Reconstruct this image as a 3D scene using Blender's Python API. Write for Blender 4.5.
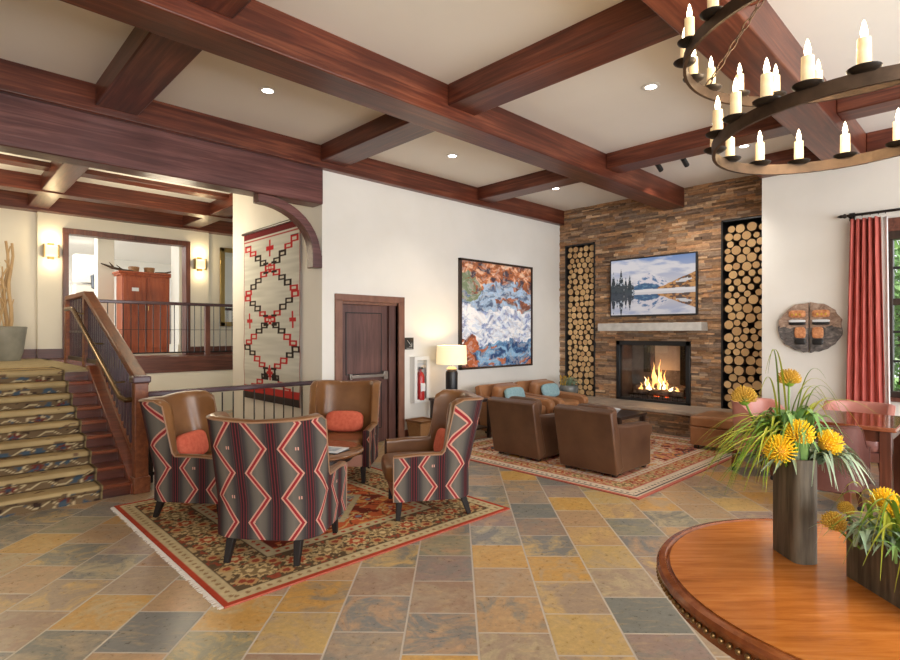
import bpy, math, random
import numpy as np
from mathutils import Vector, Matrix
R = math.radians
random.seed(7)
for o in list(bpy.data.objects): bpy.data.objects.remove(o)
S = bpy.context.scene
COL = S.collection

# ---------------------------------------------------------------- camera, world, big lights, exposure
cam = bpy.data.cameras.new('camera'); camo = bpy.data.objects.new('camera', cam); COL.objects.link(camo)
camo.location = (0, 0, 1.6); camo.rotation_euler = (R(90), 0, R(46.05 - 90))
cam.sensor_width = 36; cam.lens = 545 / 900 * 36; cam.shift_y = 3 / 900; cam.clip_end = 200
S.camera = camo
S.view_settings.view_transform = 'Standard'; S.view_settings.look = 'None'
S.view_settings.gamma = 1; S.view_settings.use_curve_mapping = False
S.view_settings.exposure = 0.28
W = bpy.data.worlds.new('world'); S.world = W; W.use_nodes = True
W.node_tree.nodes['Background'].inputs[0].default_value = (0.93, 0.96, 1.0, 1)
W.node_tree.nodes['Background'].inputs[1].default_value = 1.25
try:
    S.cycles.max_bounces = 8; S.cycles.diffuse_bounces = 5; S.cycles.glossy_bounces = 3
    S.cycles.transmission_bounces = 4; S.cycles.sample_clamp_indirect = 6; S.cycles.caustics_reflective = False; S.cycles.caustics_refractive = False
except Exception: pass

def lamp(kind, name, loc, energy, color=(1, 1, 1), rot=(0, 0, 0), size=1.0, sizey=None, spot=None, blend=.6):
    l = bpy.data.lights.new(name, kind); l.energy = energy; l.color = color
    if kind == 'AREA':
        l.size = size
        if sizey: l.shape = 'RECTANGLE'; l.size_y = sizey
    else: l.shadow_soft_size = size
    if spot: l.spot_size = R(spot); l.spot_blend = blend
    o = bpy.data.objects.new(name, l); COL.objects.link(o); o.location = loc; o.rotation_euler = rot
    return o
def aim(o, target):
    d = Vector(target) - o.location; o.rotation_euler = d.to_track_quat('-Z', 'Y').to_euler()
# assumed daylight: unseen area lights added behind the viewer and along the dining side
a = lamp('AREA', 'assumed_daylight', (.2, -4.2, 1.9), 420, (1, .97, .93), size=6.5, sizey=2.6); aim(a, (2.5, 4.5, 3.0))
a = lamp('AREA', 'assumed_daylight', (6.2, -4.2, 1.8), 220, (.88, .93, 1), size=4.5, sizey=2.6); aim(a, (4.0, 4.5, 3.2))
a = lamp('AREA', 'hall_overhead_fill', (4.2, 17.2, 3.9), 170, (1, .98, .95), size=5, sizey=4)  # unseen overhead fill, added to brighten the hall
a = lamp('AREA', 'hall_side_fill', (-3.5, 16.5, 2.2), 420, (.86, .93, 1), size=5, sizey=2); aim(a, (4, 15.5, 3.3))  # added cool fill from the side, tilted up to lighten the hall ceiling
lamp('POINT', 'landing_fill', (.3, 9.5, 3.0), 55, (1, .84, .58), size=.35)  # two added warm fills without fixtures, to lift the landing ceiling
lamp('POINT', 'landing_fill', (2.8, 9.3, 3.0), 60, (1, .86, .62), size=.35)

a = lamp('SUN', 'sun', (12, 0, 12), 4.5, (1, .95, .85), size=.02); aim(a, (16.5, .6, 2))
# ---------------------------------------------------------------- node helpers
class X:
    """a value socket with arithmetic"""
    def __init__(s, t, k): s.t = t; s.k = k
    def _m(s, op, b=None, c=None):
        n = s.t.nodes.new('ShaderNodeMath'); n.operation = op
        for i, v in enumerate((s, b, c)):
            if v is None: continue
            if isinstance(v, X): s.t.links.new(v.k, n.inputs[i])
            else: n.inputs[i].default_value = v
        return X(s.t, n.outputs[0])
    def __add__(s, b): return s._m('ADD', b)
    def __sub__(s, b): return s._m('SUBTRACT', b)
    def __mul__(s, b): return s._m('MULTIPLY', b)
    def __truediv__(s, b): return s._m('DIVIDE', b)
    def floor(s): return s._m('FLOOR')
    def fract(s): return s._m('FRACT')
    def abs(s): return s._m('ABSOLUTE')
    def lt(s, b): return s._m('LESS_THAN', b)
    def gt(s, b): return s._m('GREATER_THAN', b)
    def mod(s, b): return s._m('FLOORED_MODULO', b)
    def ping(s, b): return s._m('PINGPONG', b)
    def mn(s, b): return s._m('MINIMUM', b)
    def mx(s, b): return s._m('MAXIMUM', b)
    def pw(s, b): return s._m('POWER', b)
def mat(name, color=(.8, .8, .8), rough=.6, metal=0, spec=.5, emit=None, estr=0, alpha=1):
    m = bpy.data.materials.new(name); m.use_nodes = True
    b = m.node_tree.nodes['Principled BSDF']
    b.inputs['Base Color'].default_value = (*color, 1); b.inputs['Roughness'].default_value = rough
    b.inputs['Metallic'].default_value = metal; b.inputs['Specular IOR Level'].default_value = spec
    if emit: b.inputs['Emission Color'].default_value = (*emit, 1); b.inputs['Emission Strength'].default_value = estr
    b.inputs['Alpha'].default_value = alpha
    return m
def bs(m): return m.node_tree.nodes['Principled BSDF']
def lk(m, a, b): m.node_tree.links.new(a.k if isinstance(a, X) else a, b)
def coord(m, which='Object', scale=(1, 1, 1), rot=(0, 0, 0)):
    t = m.node_tree; c = t.nodes.new('ShaderNodeTexCoord'); p = t.nodes.new('ShaderNodeMapping')
    q = t.nodes.new('ShaderNodeMapping'); q.inputs['Rotation'].default_value = rot
    t.links.new(c.outputs[which], q.inputs[0]); t.links.new(q.outputs[0], p.inputs[0]); p.inputs['Scale'].default_value = scale
    return p.outputs[0]
def xyz(m, vec):
    n = m.node_tree.nodes.new('ShaderNodeSeparateXYZ'); m.node_tree.links.new(vec, n.inputs[0])
    return [X(m.node_tree, n.outputs[i]) for i in range(3)]
def comb(m, x, y, z=0):
    n = m.node_tree.nodes.new('ShaderNodeCombineXYZ')
    for i, v in enumerate((x, y, z)):
        if isinstance(v, X): m.node_tree.links.new(v.k, n.inputs[i])
        else: n.inputs[i].default_value = v
    return n.outputs[0]
def noise(m, vec, scale=5, detail=3, rough=.5, dist=0):
    n = m.node_tree.nodes.new('ShaderNodeTexNoise')
    if vec is not None: m.node_tree.links.new(vec, n.inputs['Vector'])
    n.inputs['Scale'].default_value = scale; n.inputs['Detail'].default_value = detail
    n.inputs['Roughness'].default_value = rough; n.inputs['Distortion'].default_value = dist
    return X(m.node_tree, n.outputs['Fac'])
def ramp(m, fac, stops, interp='LINEAR'):
    n = m.node_tree.nodes.new('ShaderNodeValToRGB'); e = n.color_ramp.elements; n.color_ramp.interpolation = interp
    while len(e) < len(stops): e.new(.5)
    for i, (p, c) in enumerate(stops): e[i].position = p; e[i].color = (*c, 1)
    lk(m, fac, n.inputs[0]); return n.outputs[0]
def mixc(m, fac, a, b, mode='MIX'):
    n = m.node_tree.nodes.new('ShaderNodeMix'); n.data_type = 'RGBA'; n.blend_type = mode
    for s, v in ((n.inputs[0], fac), (n.inputs[6], a), (n.inputs[7], b)):
        if isinstance(v, X): lk(m, v, s)
        elif isinstance(v, (int, float)): s.default_value = v
        elif isinstance(v, tuple): s.default_value = (*v, 1)
        else: lk(m, v, s)
    return n.outputs[2]
def bump(m, h, strength=.2, dist=.01):
    n = m.node_tree.nodes.new('ShaderNodeBump'); n.inputs['Strength'].default_value = strength; n.inputs['Distance'].default_value = dist
    lk(m, h, n.inputs['Height']); m.node_tree.links.new(n.outputs[0], bs(m).inputs['Normal'])
def noisy(name, c1, c2, scale=6, rough=.6, metal=0, st=(1, 1, 1), bst=.1, spec=.5, detail=4, lo=.3, hi=.7, dist=0):
    m = mat(name, c1, rough, metal, spec); v = coord(m, 'Object', st); f = noise(m, v, scale, detail, .55, dist)
    lk(m, ramp(m, f, [(lo, c1), (hi, c2)]), bs(m).inputs['Base Color'])
    if bst: bump(m, noise(m, v, scale * 3, 3), bst, .004)
    return m
def attrmat(name, rough=.8, spec=.3, emit=0, bst=0, dark=False):
    m = mat(name, (.5, .5, .5), rough, 0, spec); n = m.node_tree.nodes.new('ShaderNodeVertexColor'); n.layer_name = 'Col'
    if dark: bs(m).inputs['Base Color'].default_value = (.02, .02, .02, 1)
    else: lk(m, n.outputs[0], bs(m).inputs['Base Color'])
    if emit: lk(m, n.outputs[0], bs(m).inputs['Emission Color']); bs(m).inputs['Emission Strength'].default_value = emit
    if bst: bump(m, noise(m, coord(m), 220, 2), bst, .003)
    return m

M = {}
M['plaster'] = noisy('plaster', (.74, .715, .655), (.80, .775, .72), 1.2, .75, bst=.05)
M['plaster_cream'] = noisy('plaster_cream', (.74, .69, .57), (.80, .75, .64), 1.2, .75, bst=.05)
M['ceiling'] = noisy('ceiling_paint', (.80, .78, .73), (.84, .82, .77), .8, .85, bst=.04)
def wood(name, c1, c2, c3, st, rough=.38, scale=3, spec=.5, rot=0):
    m = mat(name, c1, rough, 0, spec); v = coord(m, 'Object', st, (0, 0, rot))
    f = noise(m, v, scale, 6, .62, .6); g = noise(m, coord(m, 'Object', (1, 1, 1)), 1.1, 2)
    c = ramp(m, f, [(.25, c1), (.5, c2), (.78, c3)])
    c = mixc(m, .7, c, ramp(m, g, [(.32, (.5, .46, .46)), (.68, (1.3, 1.25, 1.2))]), 'MULTIPLY')
    lk(m, c, bs(m).inputs['Base Color']); bump(m, f, .15, .01)
    return m
BC = ((.042, .010, .006), (.112, .028, .015), (.26, .085, .042))
M['beam_x'] = wood('beam_stain_x', *BC, (.3, 7, 7), .34, 3.4, .5); M['beam_y'] = wood('beam_stain_y', *BC, (7, .3, 7), .34, 3.4, .5)
HC = ((.050, .017, .015), (.115, .042, .038), (.22, .10, .085))
M['header'] = wood('header_stain', *HC, (.3, 6, 6), .34, 3.4, .5)
TC = ((.065, .022, .014), (.13, .045, .03), (.22, .085, .05))
M['trim'] = wood('trim_stain_x', *TC, (.6, 8, 8)); M['trimz'] = wood('trim_stain_z', *TC, (8, 8, .6))
M['doorwood'] = wood('door_stain', (.07, .03, .025), (.12, .055, .045), (.17, .085, .07), (9, 9, .6), .4)
M['stairwood'] = wood('stair_wood', (.09, .020, .010), (.22, .055, .022), (.36, .12, .045), (.7, 6, 6), .28)
M['riserwood'] = wood('riser_wood', (.04, .010, .006), (.11, .028, .014), (.20, .055, .026), (.7, 6, 6), .3)
M['railwood'] = wood('rail_wood', (.09, .022, .008), (.20, .06, .02), (.32, .115, .04), (6, .7, 6), .36)
M['darkwood'] = noisy('dark_wood', (.022, .012, .009), (.05, .028, .02), 9, .32, st=(1, 1, .3))
M['legwood'] = mat('ebonised_leg', (.014, .010, .009), .5, 0, .3)
M['landcarpet'] = noisy('landing_carpet', (.30, .24, .13), (.44, .36, .21), 14, .95)
M['darkrail'] = noisy('dark_rail', (.05, .028, .035), (.11, .06, .065), 5, .22, st=(.4, 1, 1))
M['tablewood'] = wood('table_veneer', (.32, .095, .015), (.50, .17, .032), (.66, .27, .07), (1.1, 11, 11), .14, 3.0, rot=R(44))
M['tableedge'] = wood('table_edge', (.13, .03, .008), (.26, .075, .02), (.4, .14, .045), (4, 4, 4), .18)
M['darkgold'] = mat('dark_bronze', (.22, .13, .05), .3, .8)
M['armoire'] = wood('armoire_wood', (.20, .035, .012), (.34, .075, .025), (.44, .12, .04), (6, 6, .6), .35)
M['iron'] = noisy('black_iron', (.012, .010, .009), (.035, .026, .02), 14, .42, .6, bst=.15)
M['bronze'] = noisy('bronze_band', (.05, .032, .02), (.11, .07, .045), 12, .4, .7, bst=.1)
M['black'] = mat('black_paint', (.012, .012, .013), .4); M['blackmatte'] = mat('soot_black', (.01, .008, .007), .9)
M['chrome'] = mat('brushed_steel', (.62, .62, .62), .28, 1)
M['bronzerail'] = mat('bronze_rail', (.16, .09, .03), .25, .85)
M['barmetal'] = mat('dull_metal', (.34, .30, .26), .35, .85)
M['brass'] = mat('aged_brass', (.42, .30, .12), .3, .9)
M['white'] = mat('white_enamel', (.78, .78, .76), .4); M['greypl'] = mat('grey_plastic', (.22, .25, .29), .5)
M['leather'] = noisy('tan_leather', (.135, .054, .018), (.25, .115, .042), 2.6, .30, bst=.08)
M['leather_dark'] = noisy('brown_leather', (.075, .033, .018), (.13, .062, .032), 3, .38, bst=.12)
M['leather_mid'] = noisy('cognac_leather', (.24, .10, .04), (.42, .20, .09), 3, .33, bst=.12)
M['mahogany'] = wood('mahogany', (.05, .014, .008), (.12, .034, .018), (.20, .065, .034), (7, 7, .5), .3)
M['leather_rose'] = noisy('rose_leather', (.075, .026, .020), (.125, .048, .038), 3, .45, bst=.08, spec=.25)
M['leather_pink'] = noisy('pink_leather', (.50, .20, .16), (.60, .27, .22), 3, .35, bst=.05)
M['coral'] = noisy('coral_fabric', (.55, .095, .05), (.66, .15, .08), 30, .85, bst=.2)
M['teal'] = noisy('teal_fabric', (.22, .38, .42), (.32, .48, .52), 30, .85, bst=.2)
M['piping'] = mat('leather_piping', (.30, .17, .10), .4)
M['curtain'] = noisy('coral_curtain', (.42, .085, .065), (.55, .13, .105), 20, .8, st=(1, 1, .2))
M['lining'] = mat('curtain_lining', (.74, .70, .68), .8)
def clear_glass():
    m = bpy.data.materials.new('pane_glass'); m.use_nodes = True; t = m.node_tree; t.nodes.clear()
    o = t.nodes.new('ShaderNodeOutputMaterial'); x = t.nodes.new('ShaderNodeMixShader'); a_ = t.nodes.new('ShaderNodeBsdfTransparent'); g = t.nodes.new('ShaderNodeBsdfGlossy'); f = t.nodes.new('ShaderNodeFresnel')
    g.inputs['Roughness'].default_value = .02; f.inputs[0].default_value = 1.45
    t.links.new(f.outputs[0], x.inputs[0]); t.links.new(a_.outputs[0], x.inputs[1]); t.links.new(g.outputs[0], x.inputs[2]); t.links.new(x.outputs[0], o.inputs[0]); return m
M['glass'] = clear_glass()
M['slab'] = noisy('limestone_mantel', (.42, .40, .37), (.55, .53, .49), 9, .7)
M['hearthtop'] = noisy('hearth_slate', (.30, .23, .18), (.44, .35, .27), 5, .55)
M['planter'] = noisy('weathered_zinc_wood', (.045, .036, .026), (.17, .14, .10), 8, .6, st=(5, 5, .5), bst=.4, spec=.25)
M['pot'] = noisy('grey_ceramic', (.20, .20, .17), (.30, .29, .25), 4, .45)
M['potglaze'] = noisy('glazed_pot', (.10, .11, .11), (.22, .22, .2), 6, .2)
M['soil'] = noisy('soil', (.03, .02, .012), (.06, .04, .025), 30, .95)
M['birch'] = noisy('branch_bark', (.42, .26, .12), (.62, .44, .24), 9, .7, st=(1, 1, .3))
M['grass'] = noisy('grass_blade', (.10, .22, .02), (.26, .40, .05), 4, .4, bst=0)
M['grassy'] = noisy('yellow_blade', (.32, .40, .03), (.54, .56, .07), 4, .4, bst=0)
M['leaf'] = noisy('green_leaf', (.09, .22, .05), (.22, .38, .12), 6, .45, bst=0)
M['sage'] = noisy('sage_leaf', (.16, .25, .16), (.32, .40, .27), 6, .55, bst=0)
M['yellow'] = noisy('yellow_petal', (.85, .50, .01), (.95, .70, .03), 20, .6, bst=0)
M['ochre'] = noisy('ochre_seed', (.45, .25, .03), (.70, .45, .06), 20, .7, bst=0)
M['rose_log'] = mat('cone_grey', (.2, .16, .15), .8)
M['bark'] = noisy('log_bark', (.045, .025, .014), (.10, .06, .035), 18, .9, bst=.4)
M['basket'] = noisy('wicker', (.22, .10, .035), (.38, .20, .08), 40, .6, st=(1, 1, 3), bst=.5)
M['red'] = mat('extinguisher_red', (.45, .02, .02), .3)
M['paper'] = mat('paper', (.72, .74, .76), .6)
M['firebrick'] = noisy('firebrick', (.11, .09, .085), (.20, .165, .155), 5, .85)
M['ash'] = noisy('ember_bed', (.05, .03, .03), (.25, .2, .19), 24, .9)
M['ember'] = mat('ember', (.3, .03, .01), .9, emit=(1, .12, .03), estr=1.6)
M['flame'] = mat('flame', (1, .6, .2), .5, emit=(1, .52, .16), estr=1.5)
M['flame_core'] = mat('flame_core', (1, .8, .4), .5, emit=(1, .82, .48), estr=2.4)
M['bulb'] = mat('candle_bulb', (1, .9, .7), .4, emit=(1, .83, .55), estr=9)
M['wax'] = noisy('candle_sleeve', (.80, .62, .34), (.90, .76, .50), 30, .6, bst=0)
bs(M['wax']).inputs['Emission Color'].default_value = (1, .72, .38, 1); bs(M['wax']).inputs['Emission Strength'].default_value = .22
M['can'] = mat('downlight_lens', (1, 1, 1), .4, emit=(1, .95, .88), estr=9)
M['shade'] = mat('linen_shade', (.85, .72, .5), .8, emit=(1, .76, .42), estr=.62)
M['sconceglow'] = mat('sconce_glass', (.9, .75, .45), .5, emit=(1, .74, .36), estr=.8)
M['lawn'] = noisy('lawn', (.12, .24, .06), (.24, .40, .12), 12, .9)
M['paving'] = noisy('terrace_brick', (.38, .22, .15), (.5, .32, .22), 8, .85)

# slate floor
def slate():
    m = mat('slate_tiles', rough=.42); x, y, z = xyz(m, coord(m)); an = R(45.4)
    u = x * math.sin(an) - y * math.cos(an); v = x * math.cos(an) + y * math.sin(an)
    uu = (u - .113) / .387; c = uu.floor(); vv = (v - 2.91) / .402 + c.mod(2) * .5; r = vv.floor()
    wn = m.node_tree.nodes.new('ShaderNodeTexWhiteNoise'); wn.noise_dimensions = '2D'; m.node_tree.links.new(comb(m, c, r), wn.inputs['Vector'])
    rnd = X(m.node_tree, wn.outputs['Value'])
    wn2 = m.node_tree.nodes.new('ShaderNodeTexWhiteNoise'); wn2.noise_dimensions = '2D'; m.node_tree.links.new(comb(m, c + 31, r + 7), wn2.inputs['Vector'])
    rn2 = X(m.node_tree, wn2.outputs['Value'])
    n1 = noise(m, comb(m, x + rnd * 40, y + rnd * 17, rnd * 9), 3.6, 7, .68, 1.6)
    n2 = noise(m, comb(m, x * 1 + rnd * 11, y + rnd * 23, 0), 26, 6, .72, .2)
    n3 = noise(m, comb(m, u * 5 + rnd * 31, v * 16, rnd * 5), 1.0, 6, .7, 1.0)
    base = ramp(m, rnd, [(0, (.185, .19, .165)), (.12, (.42, .28, .155)), (.24, (.33, .22, .15)), (.36, (.20, .20, .185)),
        (.46, (.54, .31, .085)), (.56, (.36, .27, .19)), (.66, (.26, .25, .17)), (.76, (.47, .30, .15)), (.87, (.30, .22, .185)), (.94, (.52, .36, .14))], 'CONSTANT')
    alt = ramp(m, rn2, [(0, (.62, .42, .15)), (.22, (.40, .31, .21)), (.45, (.21, .215, .19)), (.62, (.50, .31, .17)), (.82, (.50, .42, .25))], 'CONSTANT')
    fac = ramp(m, n1, [(.46, (0, 0, 0)), (.62, (.85, .85, .85))])
    col = mixc(m, X(m.node_tree, fac), base, alt)
    col = mixc(m, X(m.node_tree, ramp(m, n3, [(.52, (0, 0, 0)), (.68, (.45, .45, .45))])), col, (.56, .40, .20))
    col = mixc(m, .75, col, ramp(m, n2, [(.25, (.84, .82, .80)), (.5, (1, 1, 1)), (.75, (1.4, 1.37, 1.32))]), 'MULTIPLY')
    uf = uu.fract(); vf = vv.fract()
    e = ((uf.mn(uf * -1 + 1)) * .387).mn(vf.mn(vf * -1 + 1) * .402)
    g = (e + (n2 - .5) * .004).lt(.0056)
    col = mixc(m, g, col, (.52, .46, .38))
    lk(m, col, bs(m).inputs['Base Color'])
    rr = n2 * .3 + .16; lk(m, rr, bs(m).inputs['Roughness'])
    bump(m, (e * 90).mn(1), .3, .003)
    return m
M['slate'] = slate()

# wing chair cloth: zigzags and stripes, laid out in metres in the UV map
def kilim():
    m = mat('zigzag_cloth', rough=.85, spec=.2); u, v, z = xyz(m, coord(m, 'UV')); P = .235
    q = u / P + .5; k = q.floor(); c = (q.fract() - .5) * P; sg = k.mod(2) * 2 - 1
    zz = ((v + .06).ping(.175) / .175 - .5) * .125 * sg
    d = (c - zz).abs(); ac = c.abs()
    base = ramp(m, ac / (P / 2), [(0, (.135, .120, .098)), (.30, (.105, .092, .078)), (.58, (.045, .036, .035)), (.9, (.020, .012, .013)), (1, (.020, .012, .013))])
    base = mixc(m, ((u * 420).mod(2).lt(1)) * .12, base, (.02, .02, .02))
    s1 = (ac - P * .5).abs().lt(.0035); s2 = (ac - P * .5 + .020).abs().lt(.0028); s3 = (ac - P * .5 + .036).abs().lt(.0016)
    base = mixc(m, s1.mx(s2), base, (.13, .016, .020)); base = mixc(m, s3, base, (.09, .04, .04))
    mk = ((v + .06).mod(.35) - (sg * .0875 + .0875)).abs().lt(.011) * ((c + sg * .045).abs() - .008).abs().lt(.004)
    base = mixc(m, mk, base, (.55, .28, .22))
    base = mixc(m, d.lt(.023), base, (.48, .25, .19)); base = mixc(m, d.lt(.0105), base, (.24, .018, .022))
    lk(m, base, bs(m).inputs['Base Color']); return m
M['kilim'] = kilim()

def logend():
    m = mat('log_end', rough=.8); v = coord(m, 'Object'); x, y, z = xyz(m, v)
    r = (y * y + z * z).pw(.5) + (noise(m, v, 2.5, 2) - .5) * .25
    rings = (r * 22).ping(.5) * 2
    oi = m.node_tree.nodes.new('ShaderNodeObjectInfo'); rd = X(m.node_tree, oi.outputs['Random'])
    c = ramp(m, rd, [(0, (.62, .40, .18)), (.5, (.76, .52, .26)), (1, (.54, .33, .15))])
    c = mixc(m, rings * .35, c, (.30, .15, .05)); c = mixc(m, (r.gt(.92)), c, (.12, .06, .03))
    lk(m, c, bs(m).inputs['Base Color']); return m
M['logend'] = logend()
def stone():
    m = mat('ledgestone', rough=.8, spec=.25); n = m.node_tree.nodes.new('ShaderNodeVertexColor'); n.layer_name = 'Col'
    f = noise(m, coord(m, 'Object', (1, 1, 3)), 14, 5, .65, .6)
    c = mixc(m, .8, n.outputs[0], ramp(m, f, [(.28, (.45, .43, .42)), (.72, (1.5, 1.42, 1.3))]), 'MULTIPLY')
    lk(m, c, bs(m).inputs['Base Color']); bump(m, f, .6, .015); return m
M['stone'] = stone()

# ---------------------------------------------------------------- mesh helpers
class MB:
    def __init__(s): s.v = []; s.f = []; s.uv = []; s.mi = []; s.c = None
    def add(s, vs, fs, uvs=None, mi=0):
        b = len(s.v); s.v += [tuple(p) for p in vs]
        for i, f in enumerate(fs):
            s.f.append(tuple(b + k for k in f)); s.mi.append(mi)
            s.uv += (uvs[i] if uvs else [(0, 0)] * len(f))
        return s
    def box(s, x0, x1, y0, y1, z0, z1, mi=0):
        if x0 > x1: x0, x1 = x1, x0
        if y0 > y1: y0, y1 = y1, y0
        if z0 > z1: z0, z1 = z1, z0
        vs = [(x, y, z) for z in (z0, z1) for y in (y0, y1) for x in (x0, x1)]
        return s.add(vs, [(0, 2, 3, 1), (4, 5, 7, 6), (0, 1, 5, 4), (2, 6, 7, 3), (0, 4, 6, 2), (1, 3, 7, 5)], mi=mi)
    def bar(s, p0, p1, w, h, up=(0, 0, 1), w1=None, h1=None):
        p0 = Vector(p0); p1 = Vector(p1); d = (p1 - p0).normalized(); sd = d.cross(Vector(up))
        if sd.length < 1e-4: sd = d.cross(Vector((0, 1, 0)))
        sd.normalize(); u = sd.cross(d); w1 = w1 or w; h1 = h1 or h; vs = []
        for p, a, b in ((p0, w, h), (p1, w1, h1)):
            for i, j in ((-1, -1), (1, -1), (1, 1), (-1, 1)): vs.append(p + sd * a / 2 * i + u * b / 2 * j)
        return s.add(vs, [(3, 2, 1, 0), (4, 5, 6, 7), (0, 1, 5, 4), (1, 2, 6, 5), (2, 3, 7, 6), (3, 0, 4, 7)])
    def tube(s, pts, r, n=8, caps=True, mi=0):
        pts = [Vector(p) for p in pts]; N = len(pts); rr = r if isinstance(r, (list, tuple)) else [r] * N; vs = []
        d0 = (pts[1] - pts[0]).normalized(); a = d0.orthogonal().normalized()
        for i, p in enumerate(pts):
            d = (pts[min(i + 1, N - 1)] - pts[max(i - 1, 0)]).normalized()
            a = (a - d * a.dot(d)).normalized(); b = d.cross(a)
            for k in range(n):
                t = 2 * math.pi * k / n; vs.append(p + (a * math.cos(t) + b * math.sin(t)) * rr[i])
        fs = [(i * n + k, i * n + (k + 1) % n, (i + 1) * n + (k + 1) % n, (i + 1) * n + k) for i in range(N - 1) for k in range(n)]
        if caps: fs += [tuple(range(n - 1, -1, -1)), tuple((N - 1) * n + k for k in range(n))]
        return s.add(vs, fs, mi=mi)
    def lathe(s, prof, c=(0, 0, 0), n=24, axis='z', mi=0):
        vs = []
        for r, z in prof:
            for k in range(n):
                t = 2 * math.pi * k / n; p = (r * math.cos(t), r * math.sin(t), z)
                if axis == 'x': p = (z, p[0], p[1])
                if axis == 'y': p = (p[1], z, p[0])
                vs.append((p[0] + c[0], p[1] + c[1], p[2] + c[2]))
        N = len(prof)
        fs = [(i * n + k, i * n + (k + 1) % n, (i + 1) * n + (k + 1) % n, (i + 1) * n + k) for i in range(N - 1) for k in range(n)]
        if prof[0][0] > 1e-5: fs.append(tuple(range(n - 1, -1, -1)))
        if prof[-1][0] > 1e-5: fs.append(tuple((N - 1) * n + k for k in range(n)))
        return s.add(vs, fs, mi=mi)
    def prism(s, poly, z0, z1, f=lambda p, z: (p[0], p[1], z)):
        n = len(poly); vs = [f(p, z0) for p in poly] + [f(p, z1) for p in poly]
        return s.add(vs, [tuple(range(n - 1, -1, -1)), tuple(range(n, 2 * n))] + [(k, (k + 1) % n, n + (k + 1) % n, n + k) for k in range(n)])
    def grid(s, P, uvf=None, mi=0):
        nu = len(P); nv = len(P[0]); vs = [p for r in P for p in r]; fs = []; uvs = []
        for i in range(nu - 1):
            for j in range(nv - 1):
                q = ((i, j), (i + 1, j), (i + 1, j + 1), (i, j + 1)); fs.append(tuple(a * nv + b for a, b in q))
                if uvf: uvs.append([uvf[a][b] for a, b in q])
        return s.add(vs, fs, uvs if uvf else None, mi)
    def pillow(s, c, sz, e1=.45, e2=.45, nu=24, nv=14, rot=None):
        def sp(w, e): return math.copysign(abs(w) ** e, w)
        P = []
        for i in range(nv + 1):
            a = -math.pi / 2 + math.pi * i / nv; row = []
            for j in range(nu + 1):
                b = 2 * math.pi * j / nu
                p = Vector((sz[0] / 2 * sp(math.cos(a), e1) * sp(math.cos(b), e2), sz[1] / 2 * sp(math.cos(a), e1) * sp(math.sin(b), e2), sz[2] / 2 * sp(math.sin(a), e1)))
                if rot: p = rot @ p
                row.append(p + Vector(c))
            P.append(row)
        return s.grid(P)
    def build(s, name, m, parent=None, loc=None, rot=None, bevel=0, seg=2, smooth=True, ang=38, scale=None):
        me = bpy.data.meshes.new(name); me.from_pydata(s.v, [], s.f)
        if any(u != (0, 0) for u in s.uv[:400]) or len(set(s.uv)) > 1:
            ul = me.uv_layers.new(name='UVMap'); ul.data.foreach_set('uv', [c for u in s.uv for c in u])
        for k in (m if isinstance(m, (list, tuple)) else [m]): me.materials.append(M[k] if isinstance(k, str) else k)
        if any(s.mi): me.polygons.foreach_set('material_index', s.mi)
        if s.c is not None:
            ca = me.color_attributes.new('Col', 'FLOAT_COLOR', 'POINT'); ca.data.foreach_set('color', np.asarray(s.c, dtype=np.float32).ravel())
        me.validate(); me.update()
        if smooth:
            me.polygons.foreach_set('use_smooth', [True] * len(me.polygons))
            try: me.set_sharp_from_angle(angle=R(ang))
            except Exception: pass
        o = bpy.data.objects.new(name, me); COL.objects.link(o)
        if parent: o.parent = parent
        if loc: o.location = loc
        if rot: o.rotation_euler = rot
        if scale: o.scale = scale
        if bevel:
            b = o.modifiers.new('bevel', 'BEVEL'); b.width = bevel; b.segments = seg; b.limit_method = 'ANGLE'; b.angle_limit = R(40)
        return o
def tag(o, label=None, cat=None, group=None, kind=None):
    if label: o['label'] = label
    if cat: o['category'] = cat
    if group: o['group'] = group
    if kind: o['kind'] = kind
    return o
def thing(name, label, cat, loc=(0, 0, 0), rz=0, group=None):
    o = bpy.data.objects.new(name, None); COL.objects.link(o); o.location = loc; o.rotation_euler = (0, 0, rz); o.empty_display_size = .1
    return tag(o, label, cat, group)
def struct(o): o['kind'] = 'structure'; return o
def kids(o): return [c for c in list(bpy.data.objects) if c.parent == o]
def copy_tree(o, parent=None):
    c = o.copy(); COL.objects.link(c)
    if parent: c.parent = parent
    for ch in kids(o): copy_tree(ch, c)
    return c
def B(*a): return MB().box(*a)
def sm(t): t = max(0, min(1, t)); return t * t * (3 - 2 * t)

# numpy noise for woven and painted pictures
def vnoise(x, y, seed=0):
    xi = np.floor(x).astype(int); yi = np.floor(y).astype(int); xf = x - xi; yf = y - yi
    def h(a, b):
        n = (a * 374761393 + b * 668265263 + seed * 144665) & 0x7fffffff; n = ((n ^ (n >> 13)) * 1274126177) & 0x7fffffff
        return ((n ^ (n >> 16)) & 0xffff) / 65535.
    xf = xf * xf * (3 - 2 * xf); yf = yf * yf * (3 - 2 * yf)
    return (h(xi, yi) * (1 - xf) + h(xi + 1, yi) * xf) * (1 - yf) + (h(xi, yi + 1) * (1 - xf) + h(xi + 1, yi + 1) * xf) * yf
def fbm(x, y, o=4, seed=0):
    s = 0; a = .5; t = 0
    for i in range(o): s = s + a * vnoise(x * 2 ** i, y * 2 ** i, seed + i); t += a; a *= .55
    return s / t
def lin(*c): return np.array([(v / 255 / 12.92 if v < 10 else ((v / 255 + .055) / 1.055) ** 2.4) for v in c])
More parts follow.
